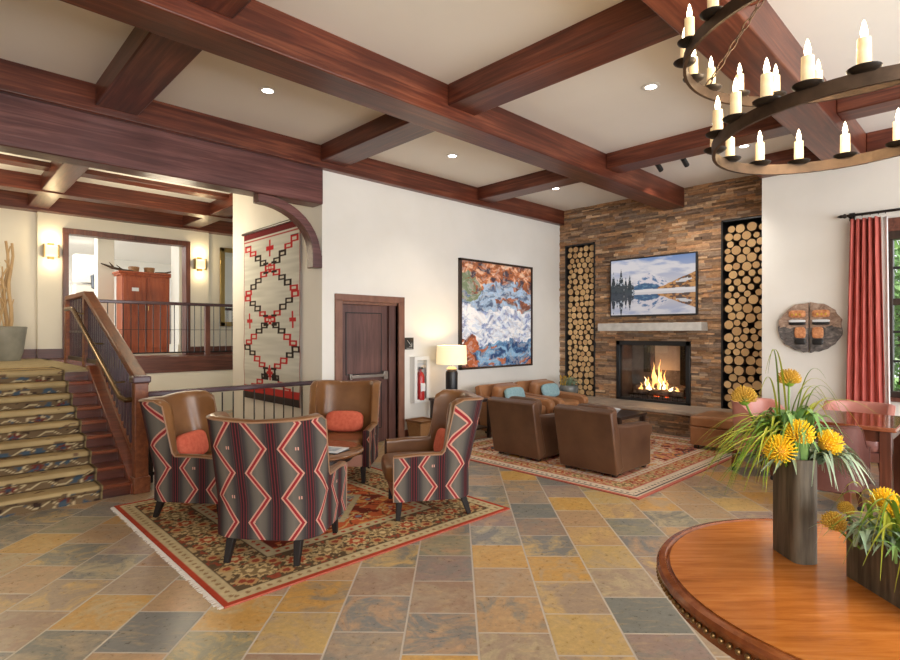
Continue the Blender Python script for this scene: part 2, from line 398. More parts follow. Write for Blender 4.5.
def picture(nx, ny, f, place):
    """grid of nx by ny points coloured by f(u, v) -> (..., 3); place(u, v) -> point"""
    U, V = np.meshgrid(np.linspace(0, 1, nx), np.linspace(0, 1, ny), indexing='ij')
    c = f(U, V); b = MB(); b.grid([[place(u, v) for v in np.linspace(0, 1, ny)] for u in np.linspace(0, 1, nx)])
    b.c = np.concatenate([np.clip(c, 0, 1).reshape(-1, 3), np.ones((nx * ny, 1))], 1); return b
def pick(c, mask, col): c[mask] = col

# ================================================================ SETTING
UP = 1.14
YW, XF, XR = 6.39, 9.25, 8.5
struct(B(-5, 10.2, -4.5, 12, -.1, 0).build('floor', 'slate', smooth=False))
struct(B(-5, 10.4, -4.5, 12.2, 4.05, 4.2).build('ceiling', 'ceiling', smooth=False))
# wall with the door (door opening X 4.13..5.06, Z 0..2.03)
w = B(3.8, 4.10, YW, YW + .2, 0, 4.05); w.box(5.08, 9.6, YW, YW + .2, 0, 4.05); w.box(4.10, 5.08, YW, YW + .2, 2.06, 4.05)
struct(w.build('wall_back', 'plaster', smooth=False))
struct(B(3.8, 4.0, YW + .2, 9.3, 0, 4.05).build('wall_hanging_side', 'plaster', smooth=False))
w = B(XR, XR + .25, 1.12, 2.48, 0, 4.05); w.box(XR, XR + .25, -4.5, 1.12, 0, .82); w.box(XR, XR + .25, -4.5, 1.12, 2.84, 4.05); w.box(XR, XR + .25, -4.5, -1.1, .82, 2.84)
w.box(XR + .25, 9.9, 2.28, 2.48, 0, 4.05)
struct(w.build('wall_right', 'plaster', smooth=False))
struct(B(-5.1, -5, -4.5, 12.3, 0, 4.05).build('wall_light_block', 'plaster', smooth=False))  # unseen wall, added to keep world light out on this side
# upper level
w = B(-5, 1.5, 8.12, 12.3, 0, UP - .02); struct(w.build('wall_landing_base', 'plaster_cream', smooth=False))
struct(B(-5, 1.56, 8.03, 12.3, UP - .02, UP).build('floor_landing', 'landcarpet', smooth=False))
struct(B(1.5, 9, 11.32, 12.3, 0, UP - .3).build('wall_under_gallery', 'plaster_cream', smooth=False))
struct(B(1.5, 9, 11.30, 12.3, UP - .3, UP).build('floor_gallery', 'trim', smooth=False))
struct(B(-5, 12, 12.3, 21, UP - .2, UP).build('floor_hall', noisy('hall_carpet', (.35, .28, .2), (.42, .34, .25), 20, .9), smooth=False))
OX0, OX1, OZ = 1.92, 3.97, 3.44
w = B(1.46, OX0 - .03, 12.2, 12.35, UP, 4.05); w.box(OX1 + .03, 4.46, 12.2, 12.35, UP, 4.05); w.box(OX0 - .03, OX1 + .03, 12.2, 12.35, OZ + .03, 4.05)
w.box(-5, 1.46, 12.28, 12.43, UP, 4.05); w.box(4.46, 9, 12.28, 12.43, UP, 4.05)
struct(w.build('wall_gallery', 'plaster_cream', smooth=False))
w = B(-5, 12, 20.9, 21, UP, 4.1)
struct(w.build('wall_hall', 'plaster', smooth=False))
struct(B(-5, 12, 12.3, 21, 4.05, 4.2).build('ceiling_hall', 'white', smooth=False))
# opening casing
w = B(OX0 - .09, OX0, 12.14, 12.4, UP, OZ); w.box(OX1, OX1 + .09, 12.14, 12.4, UP, OZ); w.box(OX0 - .09, OX1 + .09, 12.141, 12.399, OZ, OZ + .10)
struct(w.build('trim_1', 'trimz', bevel=.006))
# baseboards
struct(B(5.15, 9.2, YW - .02, YW, 0, .14).build('baseboard_back', 'trim', bevel=.004))
w = B(1.46, OX0 - .09, 12.17, 12.2, UP, UP + .17); w.box(OX1 + .09, 4.46, 12.17, 12.2, UP, UP + .17); w.box(-3, 1.46, 12.25, 12.28, UP, UP + .17); w.box(4.46, 8, 12.25, 12.28, UP, UP + .17)
struct(w.build('baseboard_gallery', 'trim'))
struct(B(XR - .02, XR, -4.4, 2.46, 0, .14).build('baseboard_right', 'trim', bevel=.004))
# ceiling beams
def beam(x0, x1, y0, y1, z0, m, z1=4.06):
    return struct(B(x0, x1, y0, y1, z0, z1).build('ceiling_beam', m, bevel=.012))
beam(-4.8, XF + .05, 3.88, 4.24, 3.72, 'beam_x')
beam(-4.8, XR + .3, 1.27, 1.66, 3.72, 'beam_x')
beam(-4.8, XR + .3, -1.5, -1.1, 3.72, 'beam_x')
beam(-4.8, XF + .05, 6.28, 6.47, 3.765, 'beam_x')
beam(XR - .2, XR + .06, -4.4, 1.27, 3.78, 'beam_y'); beam(XR - .2, XR + .06, 1.66, 2.5, 3.78, 'beam_y')
for x in (-1.75, 1.21, 3.71, 6.70):
    wd = .38 if x < 6 else .33
    for y0, y1 in ((4.24, 6.28), (1.66, 3.88), (-1.1, 1.27)): beam(x, x + wd, y0, y1, 3.84, 'beam_y')
# header and the lower-room beams
struct(B(-4.8, 3.8, 6.36, 6.62, 3.30, 3.78).build('header_beam', 'header', bevel=.014))
for x, w_ in ((1.30, .30), (3.86, .34), (-1.3, .3)): beam(x, x + w_, 6.6 if x < 3.8 else 9.35, 12.2, 3.82, 'beam_y')
beam(-4.8, 9, 9.62, 9.9, 3.98, 'beam_x'); beam(-4.8, 9, 10.5, 10.8, 3.80, 'beam_x'); beam(-4.8, 9, 12.0, 12.3, 3.78, 'beam_x'); beam(-4.8, 3.8, 8.3, 8.7, 3.98, 'beam_x')
# curved brace
poly = []
for k in range(13):
    t = k / 12 * math.pi / 2; poly.append((3.62 - .80 * (1 - math.sin(t)) - .0, 3.30 - .78 * (1 - math.cos(t)) if 0 else 3.30 - .80 + .80 * math.cos(t)))
# outer (upper-right) edge then inner arc
out = [(2.92, 3.30), (3.02, 3.30)]
for k in range(1, 10):
    t = k / 10 * math.pi / 2; out.append((3.02 + .76 * math.sin(t), 2.62 + .68 * math.cos(t)))
out += [(3.80, 2.62), (3.80, 2.46), (3.66, 2.46), (3.66, 2.66)]
for k in range(1, 10):
    t = math.pi / 2 * (1 - k / 10); out.append((2.96 + .70 * math.sin(t), 2.66 + .54 * math.cos(t)))
out += [(2.92, 3.20)]
struct(MB().prism(out, 6.38, 6.54, lambda p, z: (p[0], z, p[1])).build('trim_brace', 'header', bevel=.008))

# ---- stairs
NS = 9; R0, RN = 6.10, 8.06; run = (RN - R0) / (NS - 1) * 1.0; rise = UP / NS
st = tag(thing('staircase', 'wide wooden stair of nine low steps up to the landing', 'stairs'), kind='structure')
for k in range(NS - 1):
    y0 = R0 + k * run; z = (k + 1) * rise
    B(-4.5, 1.47, y0 - .025, y0 + run, z - .035, z).build('tread', 'stairwood', st, bevel=.008)
    B(-4.5, 1.47, y0, y0 + .03, z - rise, z - .035).build('riser', 'riserwood', st)
B(-4.5, 1.47, RN, RN + .03, UP - rise, UP - .02).build('riser', 'riserwood', st)
b = MB().prism([(R0 - .02, 0), (RN + .10, 0), (RN + .10, UP + .05), (RN + .0, UP + .05), (R0 - .02, .10)], 1.47, 1.60, lambda p, x: (x, p[0], p[1]))
b.build('stringer', 'stairwood', st, bevel=.005)
# runner
def runner():
    prof = []
    for k in range(NS):
        y0 = R0 + k * run; z = (k + 1) * rise
        prof += [(y0 - .012, z - rise + (.012 if k else 0)), (y0 - .012, z - .05), (y0 - .038, z - .035), (y0 - .042, z - .008), (y0 - .03, z + .012)]
        prof += [(y0 + (run if k < NS - 1 else .9) - .016, z + .012)]
    s = [0]
    for a_, b_ in zip(prof, prof[1:]): s.append(s[-1] + math.hypot(b_[0] - a_[0], b_[1] - a_[1]))
    pts = []; N = 330
    for i in range(N):
        t = s[-1] * i / (N - 1); j = max(k for k in range(len(s)) if s[k] <= t + 1e-9); j = min(j, len(prof) - 2)
        f = (t - s[j]) / max(1e-6, s[j + 1] - s[j]); pts.append((prof[j][0] + (prof[j + 1][0] - prof[j][0]) * f, prof[j][1] + (prof[j + 1][1] - prof[j][1]) * f, t))
    nx = 150; x0, x1 = -1.9, 1.23; xs = np.linspace(x0, x1, nx)
    b_ = MB(); b_.grid([[(x, p[0], p[1]) for p in pts] for x in xs])
    U, V = np.meshgrid(xs, np.array([p[2] for p in pts]), indexing='ij')
    c = np.zeros(U.shape + (3,)); c[:] = lin(176, 154, 112)
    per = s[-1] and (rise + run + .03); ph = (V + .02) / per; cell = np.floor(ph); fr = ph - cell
    dk = (fr < .36) | (fr > .97); c[dk] = lin(112, 92, 68)  # riser band: step shade painted into the wool colour, along with its pattern
    n = fbm(U * 5, V * 5, 4, 3); n2 = fbm(U * 11, V * 16, 3, 9); c *= (.72 + .55 * n)[..., None]
    vy = (fr - .19) * per; ux = (U + .31 * (cell % 2) + .07 * cell) % .62 - .31; rr = np.hypot(ux, vy * 1.5); th = np.arctan2(vy * 1.5, ux)
    m1 = (np.abs(rr - .085 - .03 * np.sin(5 * th)) < .010) | ((np.abs(vy - .028 * np.sin(U * 24 + cell)) < .007) & (rr > .12))
    c[m1 & dk] = lin(196, 178, 140); c[m1 & ~dk] = lin(84, 66, 52)
    c[(rr < .045 + .015 * np.sin(6 * th))] = lin(110, 50, 42); c[(rr < .02)] = lin(60, 70, 84)
    c[dk & (n2 > .66)] = lin(70, 84, 96); c[dk & (n2 < .30)] = lin(60, 46, 40); c[~dk & (n2 > .74)] = lin(120, 96, 74)
    for e_, col in ((.022, (74, 60, 46)), (.012, (150, 132, 92))): c[(U > x1 - e_) | (U < x0 + e_)] = lin(*col)
    b_.c = np.concatenate([c.reshape(-1, 3), np.ones((c.shape[0] * c.shape[1], 1))], 1)
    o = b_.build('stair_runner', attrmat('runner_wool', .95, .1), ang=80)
    tag(o, 'olive floral wool carpet runner draped down the wide stair', 'carpet runner')
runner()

# ================================================================ RAILINGS
# sloping railing beside the stair
RX = 1.60
rl = thing('stair_railing', 'sloped wooden railing with newel post and dense dark balusters beside the stairs', 'railing', (RX, 6.12, 0))
sb = B(-.10, .025, -.06, .06, 0, 1.10); sb.box(-.115, .04, -.075, .075, 0, .16)
nw = sb.build('newel_post', 'railwood', rl, bevel=.008)
B(-.12, .045, -.085, .085, 1.10, 1.17).build('newel_cap', 'darkrail', nw, bevel=.015)
ya, yb = 0.0, 2.62; za, zb = 1.07, 2.13
def rail_z(y): return za + (zb - za) * min(1, (y - ya) / (yb - ya))
MB().bar((0, ya + .05, za + .02), (0, yb, zb), .13, .07).build('handrail', 'railwood', rl, bevel=.014)
MB().bar((0, yb - .03, zb), (0, 3.95, zb), .13, .07).build('landing_handrail', 'railwood', rl, bevel=.014)
MB().bar((0, .02, .13), (0, 2.0, UP + .10), .06, .07).build('bottom_rail', 'railwood', rl, bevel=.006)
MB().bar((0, 2.0, UP + .09), (0, 3.95, UP + .09), .06, .06).build('bottom_rail', 'darkwood', rl, bevel=.006)
MB().bar((0, 2.55, 1.62), (0, 3.95, 1.62), .03, .03).build('middle_rail', 'darkwood', rl)
n = 0; y = .14
while y < 3.9:
    b0 = .13 + (UP - .03) * min(1, max(0, (y - .02) / 1.98)); wdt = .034
    B(-wdt / 2, wdt / 2, y - wdt / 2, y + wdt / 2, b0, rail_z(y) - .02).build('baluster', 'darkrail', rl); y += .115
for y in (2.62, 3.95):
    B(-.06, .06, y - .06, y + .06, UP, zb - .03).build('post', 'railwood', rl, bevel=.006)
hr = thing('grab_rail', 'slim bronze tubed grab rail running beside the sloped stair railing', 'handrail', (1.42, 6.2, 0))
MB().tube([(.10, -.02, .93), (.02, -.04, .93), (0, .06, .95), (0, 2.45, 1.90), (0, 2.62, 1.93), (0, 3.0, 1.93)], .027, 10).build('rail', 'bronzerail', hr)
for y, z in ((.5, 1.12), (1.5, 1.52), (2.5, 1.91)): MB().tube([(0, y, z), (.06, y, z - .05), (.145, y, z - .05)], .010, 6).build('bracket', 'brass', hr)
# gallery railing
gr = thing('gallery_railing', 'dark railing with slim iron balusters along the raised gallery edge', 'railing', (2.1, 11.36, UP))
L = 3.9
B(0, L, -.045, .045, 1.0, 1.06).build('handrail', 'darkrail', gr, bevel=.01)
B(0, L, -.02, .02, .07, .095).build('bottom_rail', 'iron', gr); B(0, L, -.006, .006, .52, .528).build('middle_rail', 'iron', gr)
for x in (0.03, 2.02, 3.86): B(x - .045, x + .045, -.045, .045, 0, 1.0).build('post', 'trimz', gr, bevel=.004)
x = .15
while x < L - .05:
    MB().tube([(x, 0, .09), (x, 0, 1.0)], .008, 6).build('baluster', 'iron', gr); x += .125
# ramp railing
rr_ = thing('ramp_railing', 'low railing with thin black balusters from newel post to hanging-rug wall corner', 'railing', (1.70, YW + .03, 0))
L = 2.09
B(0, L, -.045, .045, .92, .975).build('handrail', 'darkrail', rr_, bevel=.014)
B(0, L, -.015, .015, .08, .11).build('bottom_rail', 'iron', rr_)
B(.02, .06, -.02, .02, 0, .9).build('post', 'iron', rr_); B(L - .05, L - .01, -.02, .02, 0, .9).build('post', 'iron', rr_)
x = .16
while x < L - .06:
    MB().tube([(x, 0, .1), (x, 0, .91)], .008, 6).build('baluster', 'iron', rr_); x += .128

# ================================================================ DOOR, WALL THINGS
d1 = tag(thing('door_1', 'dark panelled wooden door with metal exit bar', 'door', (4.10, YW, 0)), kind='structure')
b = B(-.11, 0, -.03, .12, 0, 2.06); b.box(.98, 1.09, -.03, .12, 0, 2.06); b.box(-.11, 1.09, -.03, .12, 2.04, 2.135); b.box(0, .98, .02, .12, 2.0, 2.06)
b.build('door_casing', noisy('casing_stain', (.16, .07, .045), (.24, .11, .07), 6, .4, st=(2, 2, .5)), d1, bevel=.006)
lf = B(.02, .86, .10, .14, 0, 2.04); lf.box(.86, .98, .05, .2, 0, 2.06)
leaf = lf.build('door_leaf', 'doorwood', d1, bevel=.004)
for z0, z1 in ((1.02, 1.88), (.22, .86)):
    b = B(.14, .74, .094, .10, z0, z1); b.build('panel', 'doorwood', leaf, bevel=.003)
    b = MB()
    for q in ((.13, .75, z1, z1 + .012), (.13, .75, z0 - .012, z0), (.13, .142, z0, z1), (.738, .75, z0, z1)): b.box(q[0], q[1], .09, .10, q[2], q[3])
    b.build('panel_moulding', 'black', leaf)
b = B(.20, .80, .04, .075, .96, 1.0); b.box(.76, .84, .05, .10, .92, 1.04); b.box(.18, .22, .06, .10, .94, 1.02); b.build('exit_bar', 'barmetal', leaf, bevel=.005)
# directional plaque
s_ = thing('wall_plaque', 'small square black plaque with white line arrow beside the door', 'sign', (5.29, YW, 1.44))
B(-.085, .085, -.015, 0, -.09, .09).build('plate', 'black', s_, bevel=.002)
b = MB().bar((-.045, -.017, .05), (.045, -.017, -.045), .004, .016, (0, 1, 0)); b.bar((.045, -.017, -.045), (-.005, -.017, -.045), .004, .012, (0, 1, 0)); b.bar((.045, -.017, -.045), (.045, -.017, .01), .004, .012, (0, 1, 0))
b.bar((-.055, -.017, -.07), (.055, -.017, -.07), .004, .012, (0, 1, 0)); b.build('arrow', 'white', s_)
# extinguisher cabinet
f_ = thing('extinguisher_cabinet', 'white framed wall cabinet holding a red fire extinguisher beside the door', 'cabinet', (5.46, YW, .54))
b = B(-.15, -.12, -.10, 0, .035, .665); b.box(.12, .15, -.10, 0, .035, .665); b.box(-.15, .15, -.10, 0, 0, .035); b.box(-.15, .15, -.10, 0, .665, .70); b.box(-.12, .12, -.01, 0, .035, .665); b.build('housing', 'white', f_)
b = B(-.15, -.095, -.113, -.101, .05, .65); b.box(.095, .15, -.113, -.101, .05, .65); b.box(-.15, .15, -.113, -.101, 0, .05); b.box(-.15, .15, -.113, -.101, .65, .7); fd = b.build('door', 'white', f_)
B(-.11, .11, -.108, -.105, .05, .65).build('pane', 'glass', fd)
e_ = tag(MB().lathe([(0, 0), (.062, .002), (.065, .03), (.065, .36), (.045, .42), (.02, .44), (.02, .47), (0, .47)], (0, 0, 0), 18).build('fire_extinguisher', 'red', loc=(5.46, YW - .072, .575)), 'red fire extinguisher standing inside the white wall cabinet', 'fire extinguisher')
B(-.012, .05, -.012, .012, .47, .5).build('lever', 'black', e_)
B(-.045, .045, -.067, -.060, .14, .26).build('band', 'paper', e_)

# big river painting
def river(U, V):
    v = 1 - V  # 0 at the top
    wx = fbm(U * 7, v * 7, 4, 201) - .5; wy = fbm(U * 7, v * 7, 4, 202) - .5; V0 = v; U = U + wx * .16; v = v + wy * .14
    c = np.zeros(U.shape + (3,)); n = fbm(U * 5, v * 8, 5, 11); n2 = fbm(U * 16, v * 26, 5, 21); n3 = fbm(U * 3, v * 9, 3, 5)
    c[:] = lin(150, 90, 60); pick(c, n2 > .5, lin(190, 120, 80)); pick(c, n2 > .62, lin(220, 180, 150)); pick(c, n2 < .36, lin(70, 60, 70))
    y = v + (n3 - .5) * .35
    mid = (y > .22); pick(c, mid, lin(120, 140, 165)); pick(c, mid & (n2 > .5), lin(160, 182, 205)); pick(c, mid & (n2 < .4), lin(86, 100, 128))
    rk = mid & (fbm(U * 4 + 3, v * 7, 3, 77) > .66) ; pick(c, rk, lin(120, 76, 62)); pick(c, rk & (n2 > .55), lin(176, 112, 84))
    gr = (np.hypot((U - .10) * 1.0, (v - .25) * 1.2) < .14 + .05 * n); pick(c, gr & (n2 > .47), lin(118, 132, 104))
    gr = (np.hypot((U - .92), (v - .60) * .8) < .12); pick(c, gr & (n2 > .45), lin(120, 138, 120))
    yb = v + U * -.10 + (n3 - .5) * .3; wh = (yb > .42) & (yb < .72); pick(c, wh, lin(205, 212, 224)); pick(c, wh & (n2 > .55), lin(236, 236, 240)); pick(c, wh & (n2 < .37), lin(140, 152, 186))
    yl = v + (n3 - .5) * .2; bl = yl > .74; pick(c, bl, lin(84, 120, 158)); pick(c, bl & (n2 > .55), lin(136, 172, 200)); pick(c, bl & (n2 < .4), lin(46, 72, 112))
    o1 = (np.hypot((U - .12), (v - .80) * 1.4) < .13 + .08 * (n - .5)); o1 |= (np.hypot((U - .08), (v - .96) * 1.4) < .14); pick(c, o1, lin(176, 96, 58)); pick(c, o1 & (n2 < .45), lin(110, 62, 48))
    pick(c, (v > .82) & (fbm(U * 9, v * 30, 2, 91) > .68), lin(176, 104, 72))
    j1 = fbm(U * 38, v * 60, 3, 301)[..., None]; j2 = fbm(U * 30 + 9, v * 50, 3, 302)[..., None]; c = c * (.85 + .75 * j1); c = c * (1 - .35 * (j2 > .6)) + lin(214, 204, 200) * .35 * (j2 > .6)
    return c
p_ = thing('river_painting', 'large dark framed painting of a rocky river with white rapids', 'painting', (6.345, YW, .99))
PW, PH = 1.93, 1.85
b = B(0, .035, -.06, 0, 0, PH); b.box(PW - .035, PW, -.06, 0, 0, PH); b.box(0, PW, -.06, 0, 0, .035); b.box(0, PW, -.06, 0, PH - .035, PH); b.build('frame', 'darkwood', p_)
picture(300, 290, river, lambda u, v: (.03 + u * (PW - .06), -.04, .03 + v * (PH - .06))).build('canvas', attrmat('oil_paint', .6, .3, bst=.2), p_)

# woven hanging
def weave(U, V):
    x = (U - .5) * 1.83; z = (1 - V) * 2.67; c = np.zeros(U.shape + (3,)); n = vnoise(U * 4, V * 90, 3)
    c[:] = lin(206, 206, 198); c *= (.86 + .22 * n)[..., None]
    P_ = .80; stp = .088; z0 = z - .22
    zq = (np.floor(z0 / stp) + .5) * stp; tri = np.abs(((zq / P_) % 1) - .5) * 2  # 1 at crossing edges
    for ph, inv in ((0, 1), (0, 0)):
        xc = .80 * tri + .04 if inv else .80 * (1 - tri) * 0 + 9
        d = np.abs(x) - xc; lx = np.abs(d); lz = np.abs(z0 - zq); k = np.floor(z0 / stp).astype(int)
        sq = (lx < .118) & (z > .2) & (z < 2.5); hol = (lx < .060) & (lz < .020)
        red = (k % 4 < 2); pick(c, sq & red, lin(186, 50, 52)); pick(c, sq & ~red, lin(52, 44, 42)); pick(c, sq & hol, lin(205, 200, 188))
    zc = ((z0 / P_) % 1); mid = (np.abs(zc - .5) < .10) & (np.abs(x) < .20) & (z > .3) & (z < 2.5)
    for zcen, xs in ((.5, 0),):
        dz = np.abs(((z0 / P_) % 1) - .5) * P_
        m_ = (z > .3) & (z < 2.45); pick(c, m_ & (dz < .085) & (dz > .05) & (np.abs(x) < .22) & (np.abs(x) > .05), lin(52, 44, 42)); pick(c, m_ & (dz < .07) & (np.abs(x) < .05), lin(186, 50, 52)); pick(c, m_ & (dz < .02) & (np.abs(x) < .02), lin(205, 200, 188))
    for zc_ in (.32, ): 
        dx, dz = np.abs(x), np.abs(z - zc_ + 0); pick(c, ((dx < .022) & (dz < .13)) | ((dz < .03) & (dx < .12)), lin(190, 44, 50))
    for zc_, xc in ((1.42, .70), (1.42, -.70), (1.42 + .8, 0)):
        dx, dz = np.abs(x - xc), np.abs(z - zc_); pick(c, ((dx < .022) & (dz < .12)) | ((dz < .028) & (dx < .10)), lin(190, 60, 60))
    pick(c, (z < .11), lin(112, 44, 48)); pick(c, (z < .16) & (z > .13), lin(168, 84, 84)); pick(c, z > 2.56, lin(70, 62, 60)); pick(c, (z > 2.46) & (z < 2.56), lin(184, 62, 58))
    pick(c, np.abs(x) > .895, lin(160, 96, 88))
    return c
h_ = thing('woven_wall_hanging', 'tall pale woven rug with red and black stepped diamonds hung on the wall', 'wall hanging', (3.8, 6.93, .55))
picture(150, 230, weave, lambda u, v: (-.025 - .006 * math.sin(v * 40) * (1 - v), (1 - u) * 1.86, v * 2.66)).build('cloth', attrmat('wool_weave', .95, .1), h_, ang=80)
b = MB().tube([(-.03, -.04, 2.66), (-.03, 1.90, 2.66)], .022, 10); b.build('rod', 'darkwood', h_)
B(-.012, 0, .05, 1.81, .02, 2.6).build('backing', 'lining', h_)

# sconces
for x, yy, zz, lab in ((1.655, 12.2, 3.09, 'brass framed glowing wall sconce beside the birch branch pot'), (4.26, 12.2, 3.08, 'brass framed glowing wall sconce between opening casing and gilt mirror')):
    q = thing('wall_sconce', lab, 'sconce', (x, yy, zz), group='sconces flanking the gallery opening')
    B(-.10, .10, -.09, -.02, -.10, .10).build('shade', 'sconceglow', q, bevel=.02)
    b = B(-.12, -.10, -.10, 0, -.12, .12); b.box(.10, .12, -.10, 0, -.12, .12); b.box(-.05, .05, -.02, 0, -.15, .15); b.box(-.04, .04, -.06, 0, -.15, -.12); b.build('bracket', 'brass', q, bevel=.004)
    lamp('POINT', 'sconce_light', (x, yy - .14, zz + .24), 4.5, (1, .78, .45), size=.04)
    lamp('POINT', 'sconce_light', (x, yy - .14, zz - .22), 3, (1, .78, .45), size=.04)
# gilt mirror on the gallery wall
q = thing('gilt_mirror', 'tall gilt framed mirror on the gallery wall past the opening', 'mirror', (4.72, 12.28, 1.75))
b = B(0, .10, -.06, 0, 0, 1.75); b.box(.9, 1.0, -.06, 0, 0, 1.75); b.box(0, 1, -.06, 0, 0, .10); b.box(0, 1, -.06, 0, 1.65, 1.75); b.build('frame', 'brass', q, bevel=.01)
B(.09, .91, -.03, -.02, .09, 1.66).build('mirror_glass', mat('mirror', (.85, .85, .85), .03, 1), q)

# ---- hall beyond the opening
for x, y, r, lab in ((3.42, 17.4, .21, ''), (3.05, 14.9, .17, ''), (4.42, 13.4, .28, '')):
    b = B(-r, r, -r, r, 0, 2.55 if y > 16 else 2.91); b.box(-r - .03, r + .03, -r - .03, r + .03, 0, .2); struct(b.build('trim_column', 'plaster_cream', loc=(x - (.35 if y > 16 else 0), y, UP), bevel=.01))
am = thing('armoire', 'tall red brown panelled armoire behind the gallery railing', 'cabinet', (3.72, 14.3, UP))
B(-.50, .50, -.26, .26, .08, 1.78).build('body', 'armoire', am, bevel=.006)
b = B(-.55, .55, -.30, .28, 1.78, 1.83); b.box(-.58, .58, -.33, .30, 1.83, 1.87); b.build('cornice', 'armoire', am, bevel=.008)
b = B(-.52, .52, -.28, .27, 0, .08); b.build('plinth', 'armoire', am)
for sx in (-1, 1):
    x0, x1 = (-.48, -.008) if sx < 0 else (.008, .48)
    d_ = B(x0, x1, -.285, -.26, .12, 1.74).build('door', 'armoire', am, bevel=.004)
    for z0, z1 in ((.20, .86), (.94, 1.10), (1.18, 1.66)):
        B(x0 + .08, x1 - .08, -.295, -.285, z0, z1).build('panel', 'armoire', d_, bevel=.006)
    MB().tube([(-sx * -.03, -.30, .98), (-sx * -.03, -.30, 1.08)], .008, 6).build('handle', 'brass', d_)
B(-.31, -.17, -.30, -.295, 1.42, 1.50).build('card_plate', 'paper', am)
for i, x in enumerate((3.62, 3.95)):
    tag(MB().lathe([(0, 0), (.10, 0), (.12, .13), (.10, .14), (.10, .03), (0, .03)], (0, 0, 0), 16).build('basket', 'basket', loc=(x - .1, 14.3, UP + 1.87)), ('round wicker basket nearer the curved driftwood antler' if i == 0 else 'round wicker basket at the far end of the armoire top'), 'basket', 'baskets on the armoire')
tag(MB().tube([(-.52, 0, .16), (-.3, 0, .08), (-.1, -.02, .04), (.12, -.02, .03)], [.012, .03, .03, .02], 8).tube([(-.28, 0, .1), (-.36, 0, .2)], [.02, .006], 6).tube([(-.1, 0, .05), (-.22, 0, .15)], [.02, .006], 6).build('antler', 'bark', loc=(3.36, 14.2, UP + 1.86)), 'branching dark antler lying on the armoire near its left end', 'antler')
tag(MB().tube([(-.12, 0, .03), (.1, 0, .04), (.3, 0, .1), (.42, 0, .14)], [.02, .022, .018, .006], 8).build('driftwood', 'bark', loc=(4.07, 14.2, UP + 1.86)), 'thin curved driftwood piece at the other end of the armoire top', 'driftwood')
# display shelves in the hall
sh = thing('display_shelf', 'low dark display shelf with goods right of the armoire', 'shelf', (5.05, 15.2, UP))
b = B(-.45, -.40, -.2, .2, 0, 1.25); b.box(.4, .45, -.2, .2, 0, 1.25)
for z in (.1, .5, .9, 1.22): b.box(-.45, .45, -.2, .2, z, z + .03)
b.box(-.45, .45, .18, .2, 0, 1.25); b.build('case', 'darkwood', sh)
for i, (x, z, m_) in enumerate(((-.25, .13, 'paper'), (.1, .13, 'red'), (-.2, .53, 'teal'), (.15, .53, 'basket'), (-.1, .93, 'white'), (.2, .93, 'red'))):
    tag(B(-.09, .09, -.08, .08, 0, .2).build('gift_box', m_, loc=(5.05 + x, 15.2, UP + z), bevel=.01), '%s gift box on the %s board of the hall display shelf, %s' % ({'paper': 'pale', 'red': 'red', 'teal': 'teal', 'basket': 'tan', 'white': 'white'}[m_], {.13: 'bottom', .53: 'middle', .93: 'top'}[z], 'next to its neighbour'), 'box', 'gift boxes on the hall shelf')
# white chest and dark post seen left in the opening
cs = thing('glass_display_case', 'white framed glass display case deep in the hall', 'display case', (2.95, 16.3, UP))
b = B(-.4, .4, -.25, .25, 0, .95); b.build('base', 'white', cs, bevel=.01)
b = MB()
for sx in (-1, 1):
    for sy in (-1, 1): b.box(sx * .38 - .015, sx * .38 + .015, sy * .23 - .015, sy * .23 + .015, .95, 1.7)
b.box(-.4, .4, -.25, .25, 1.68, 1.72); b.box(-.38, .38, -.23, .23, 1.3, 1.32); b.build('frame', 'chrome', cs)
pd = thing('floor_figure', 'slim black lamp-like stand between the two hall columns', 'stand', (3.02, 15.5, UP))
MB().lathe([(0, 0), (.14, 0), (.14, .03), (.03, .05), (.03, 1.5), (.12, 1.55), (.14, 1.85), (.06, 1.9), (0, 1.9)], n=16).build('stand', 'black', pd)

# ================================================================ STONE WALL
def stones(name, rects, holes, X0, dx, seed, axis='x', zr=(0, 4.06)):
    rnd = random.Random(seed); b = MB(); cols = []
    pal = [lin(*c) for c in ((150, 120, 94), (122, 98, 80), (172, 136, 102), (98, 84, 76), (194, 168, 138), (134, 102, 72), (116, 106, 100), (160, 116, 80), (88, 74, 68), (150, 134, 118), (164, 126, 88))]
    for (a0, a1, z0, z1) in rects:
        z = z0
        while z < z1 - .004:
            h = min(rnd.choice((.022, .028, .034, .042, .05)), z1 - z)
            if z1 - z - h < .012: h = z1 - z
            spans = [(a0, a1)]
            for (ha0, ha1, hz0, hz1) in holes:
                if z + h / 2 > hz0 and z + h / 2 < hz1:
                    ns = []
                    for p, q in spans:
                        if ha1 <= p or ha0 >= q: ns.append((p, q)); continue
                        if ha0 > p: ns.append((p, ha0))
                        if ha1 < q: ns.append((ha1, q))
                    spans = ns
            for p, q in spans:
                t = p
                while t < q - .001:
                    l = min(rnd.uniform(.09, .34), q - t)
                    if q - t - l < .05: l = q - t
                    d = rnd.uniform(0, .028); c = (pal[rnd.randrange(len(pal))] * .62 + lin(150, 122, 98) * .38) * rnd.uniform(.7, 1.5)
                    nv = len(b.v)
                    if axis == 'x': b.box(X0 - dx - d, X0, t + .001, t + l - .001, z + .001, z + h - .001)
                    else: b.box(t + .001, t + l - .001, X0, X0 + dx + d, z + .001, z + h - .001)
                    cols += [(*c, 1)] * 8; t += l
            z += h
    b.c = np.clip(np.array(cols), 0, 1)
    return struct(b.build(name, 'stone', smooth=False))
LN = (5.58, 6.25, .375, 3.34)      # left niche  (y0,y1,z0,z1)
RNc = (2.48, 3.285, .375, 3.40)    # right niche
FB = (3.77, 5.12, .375, 1.46)      # fire opening
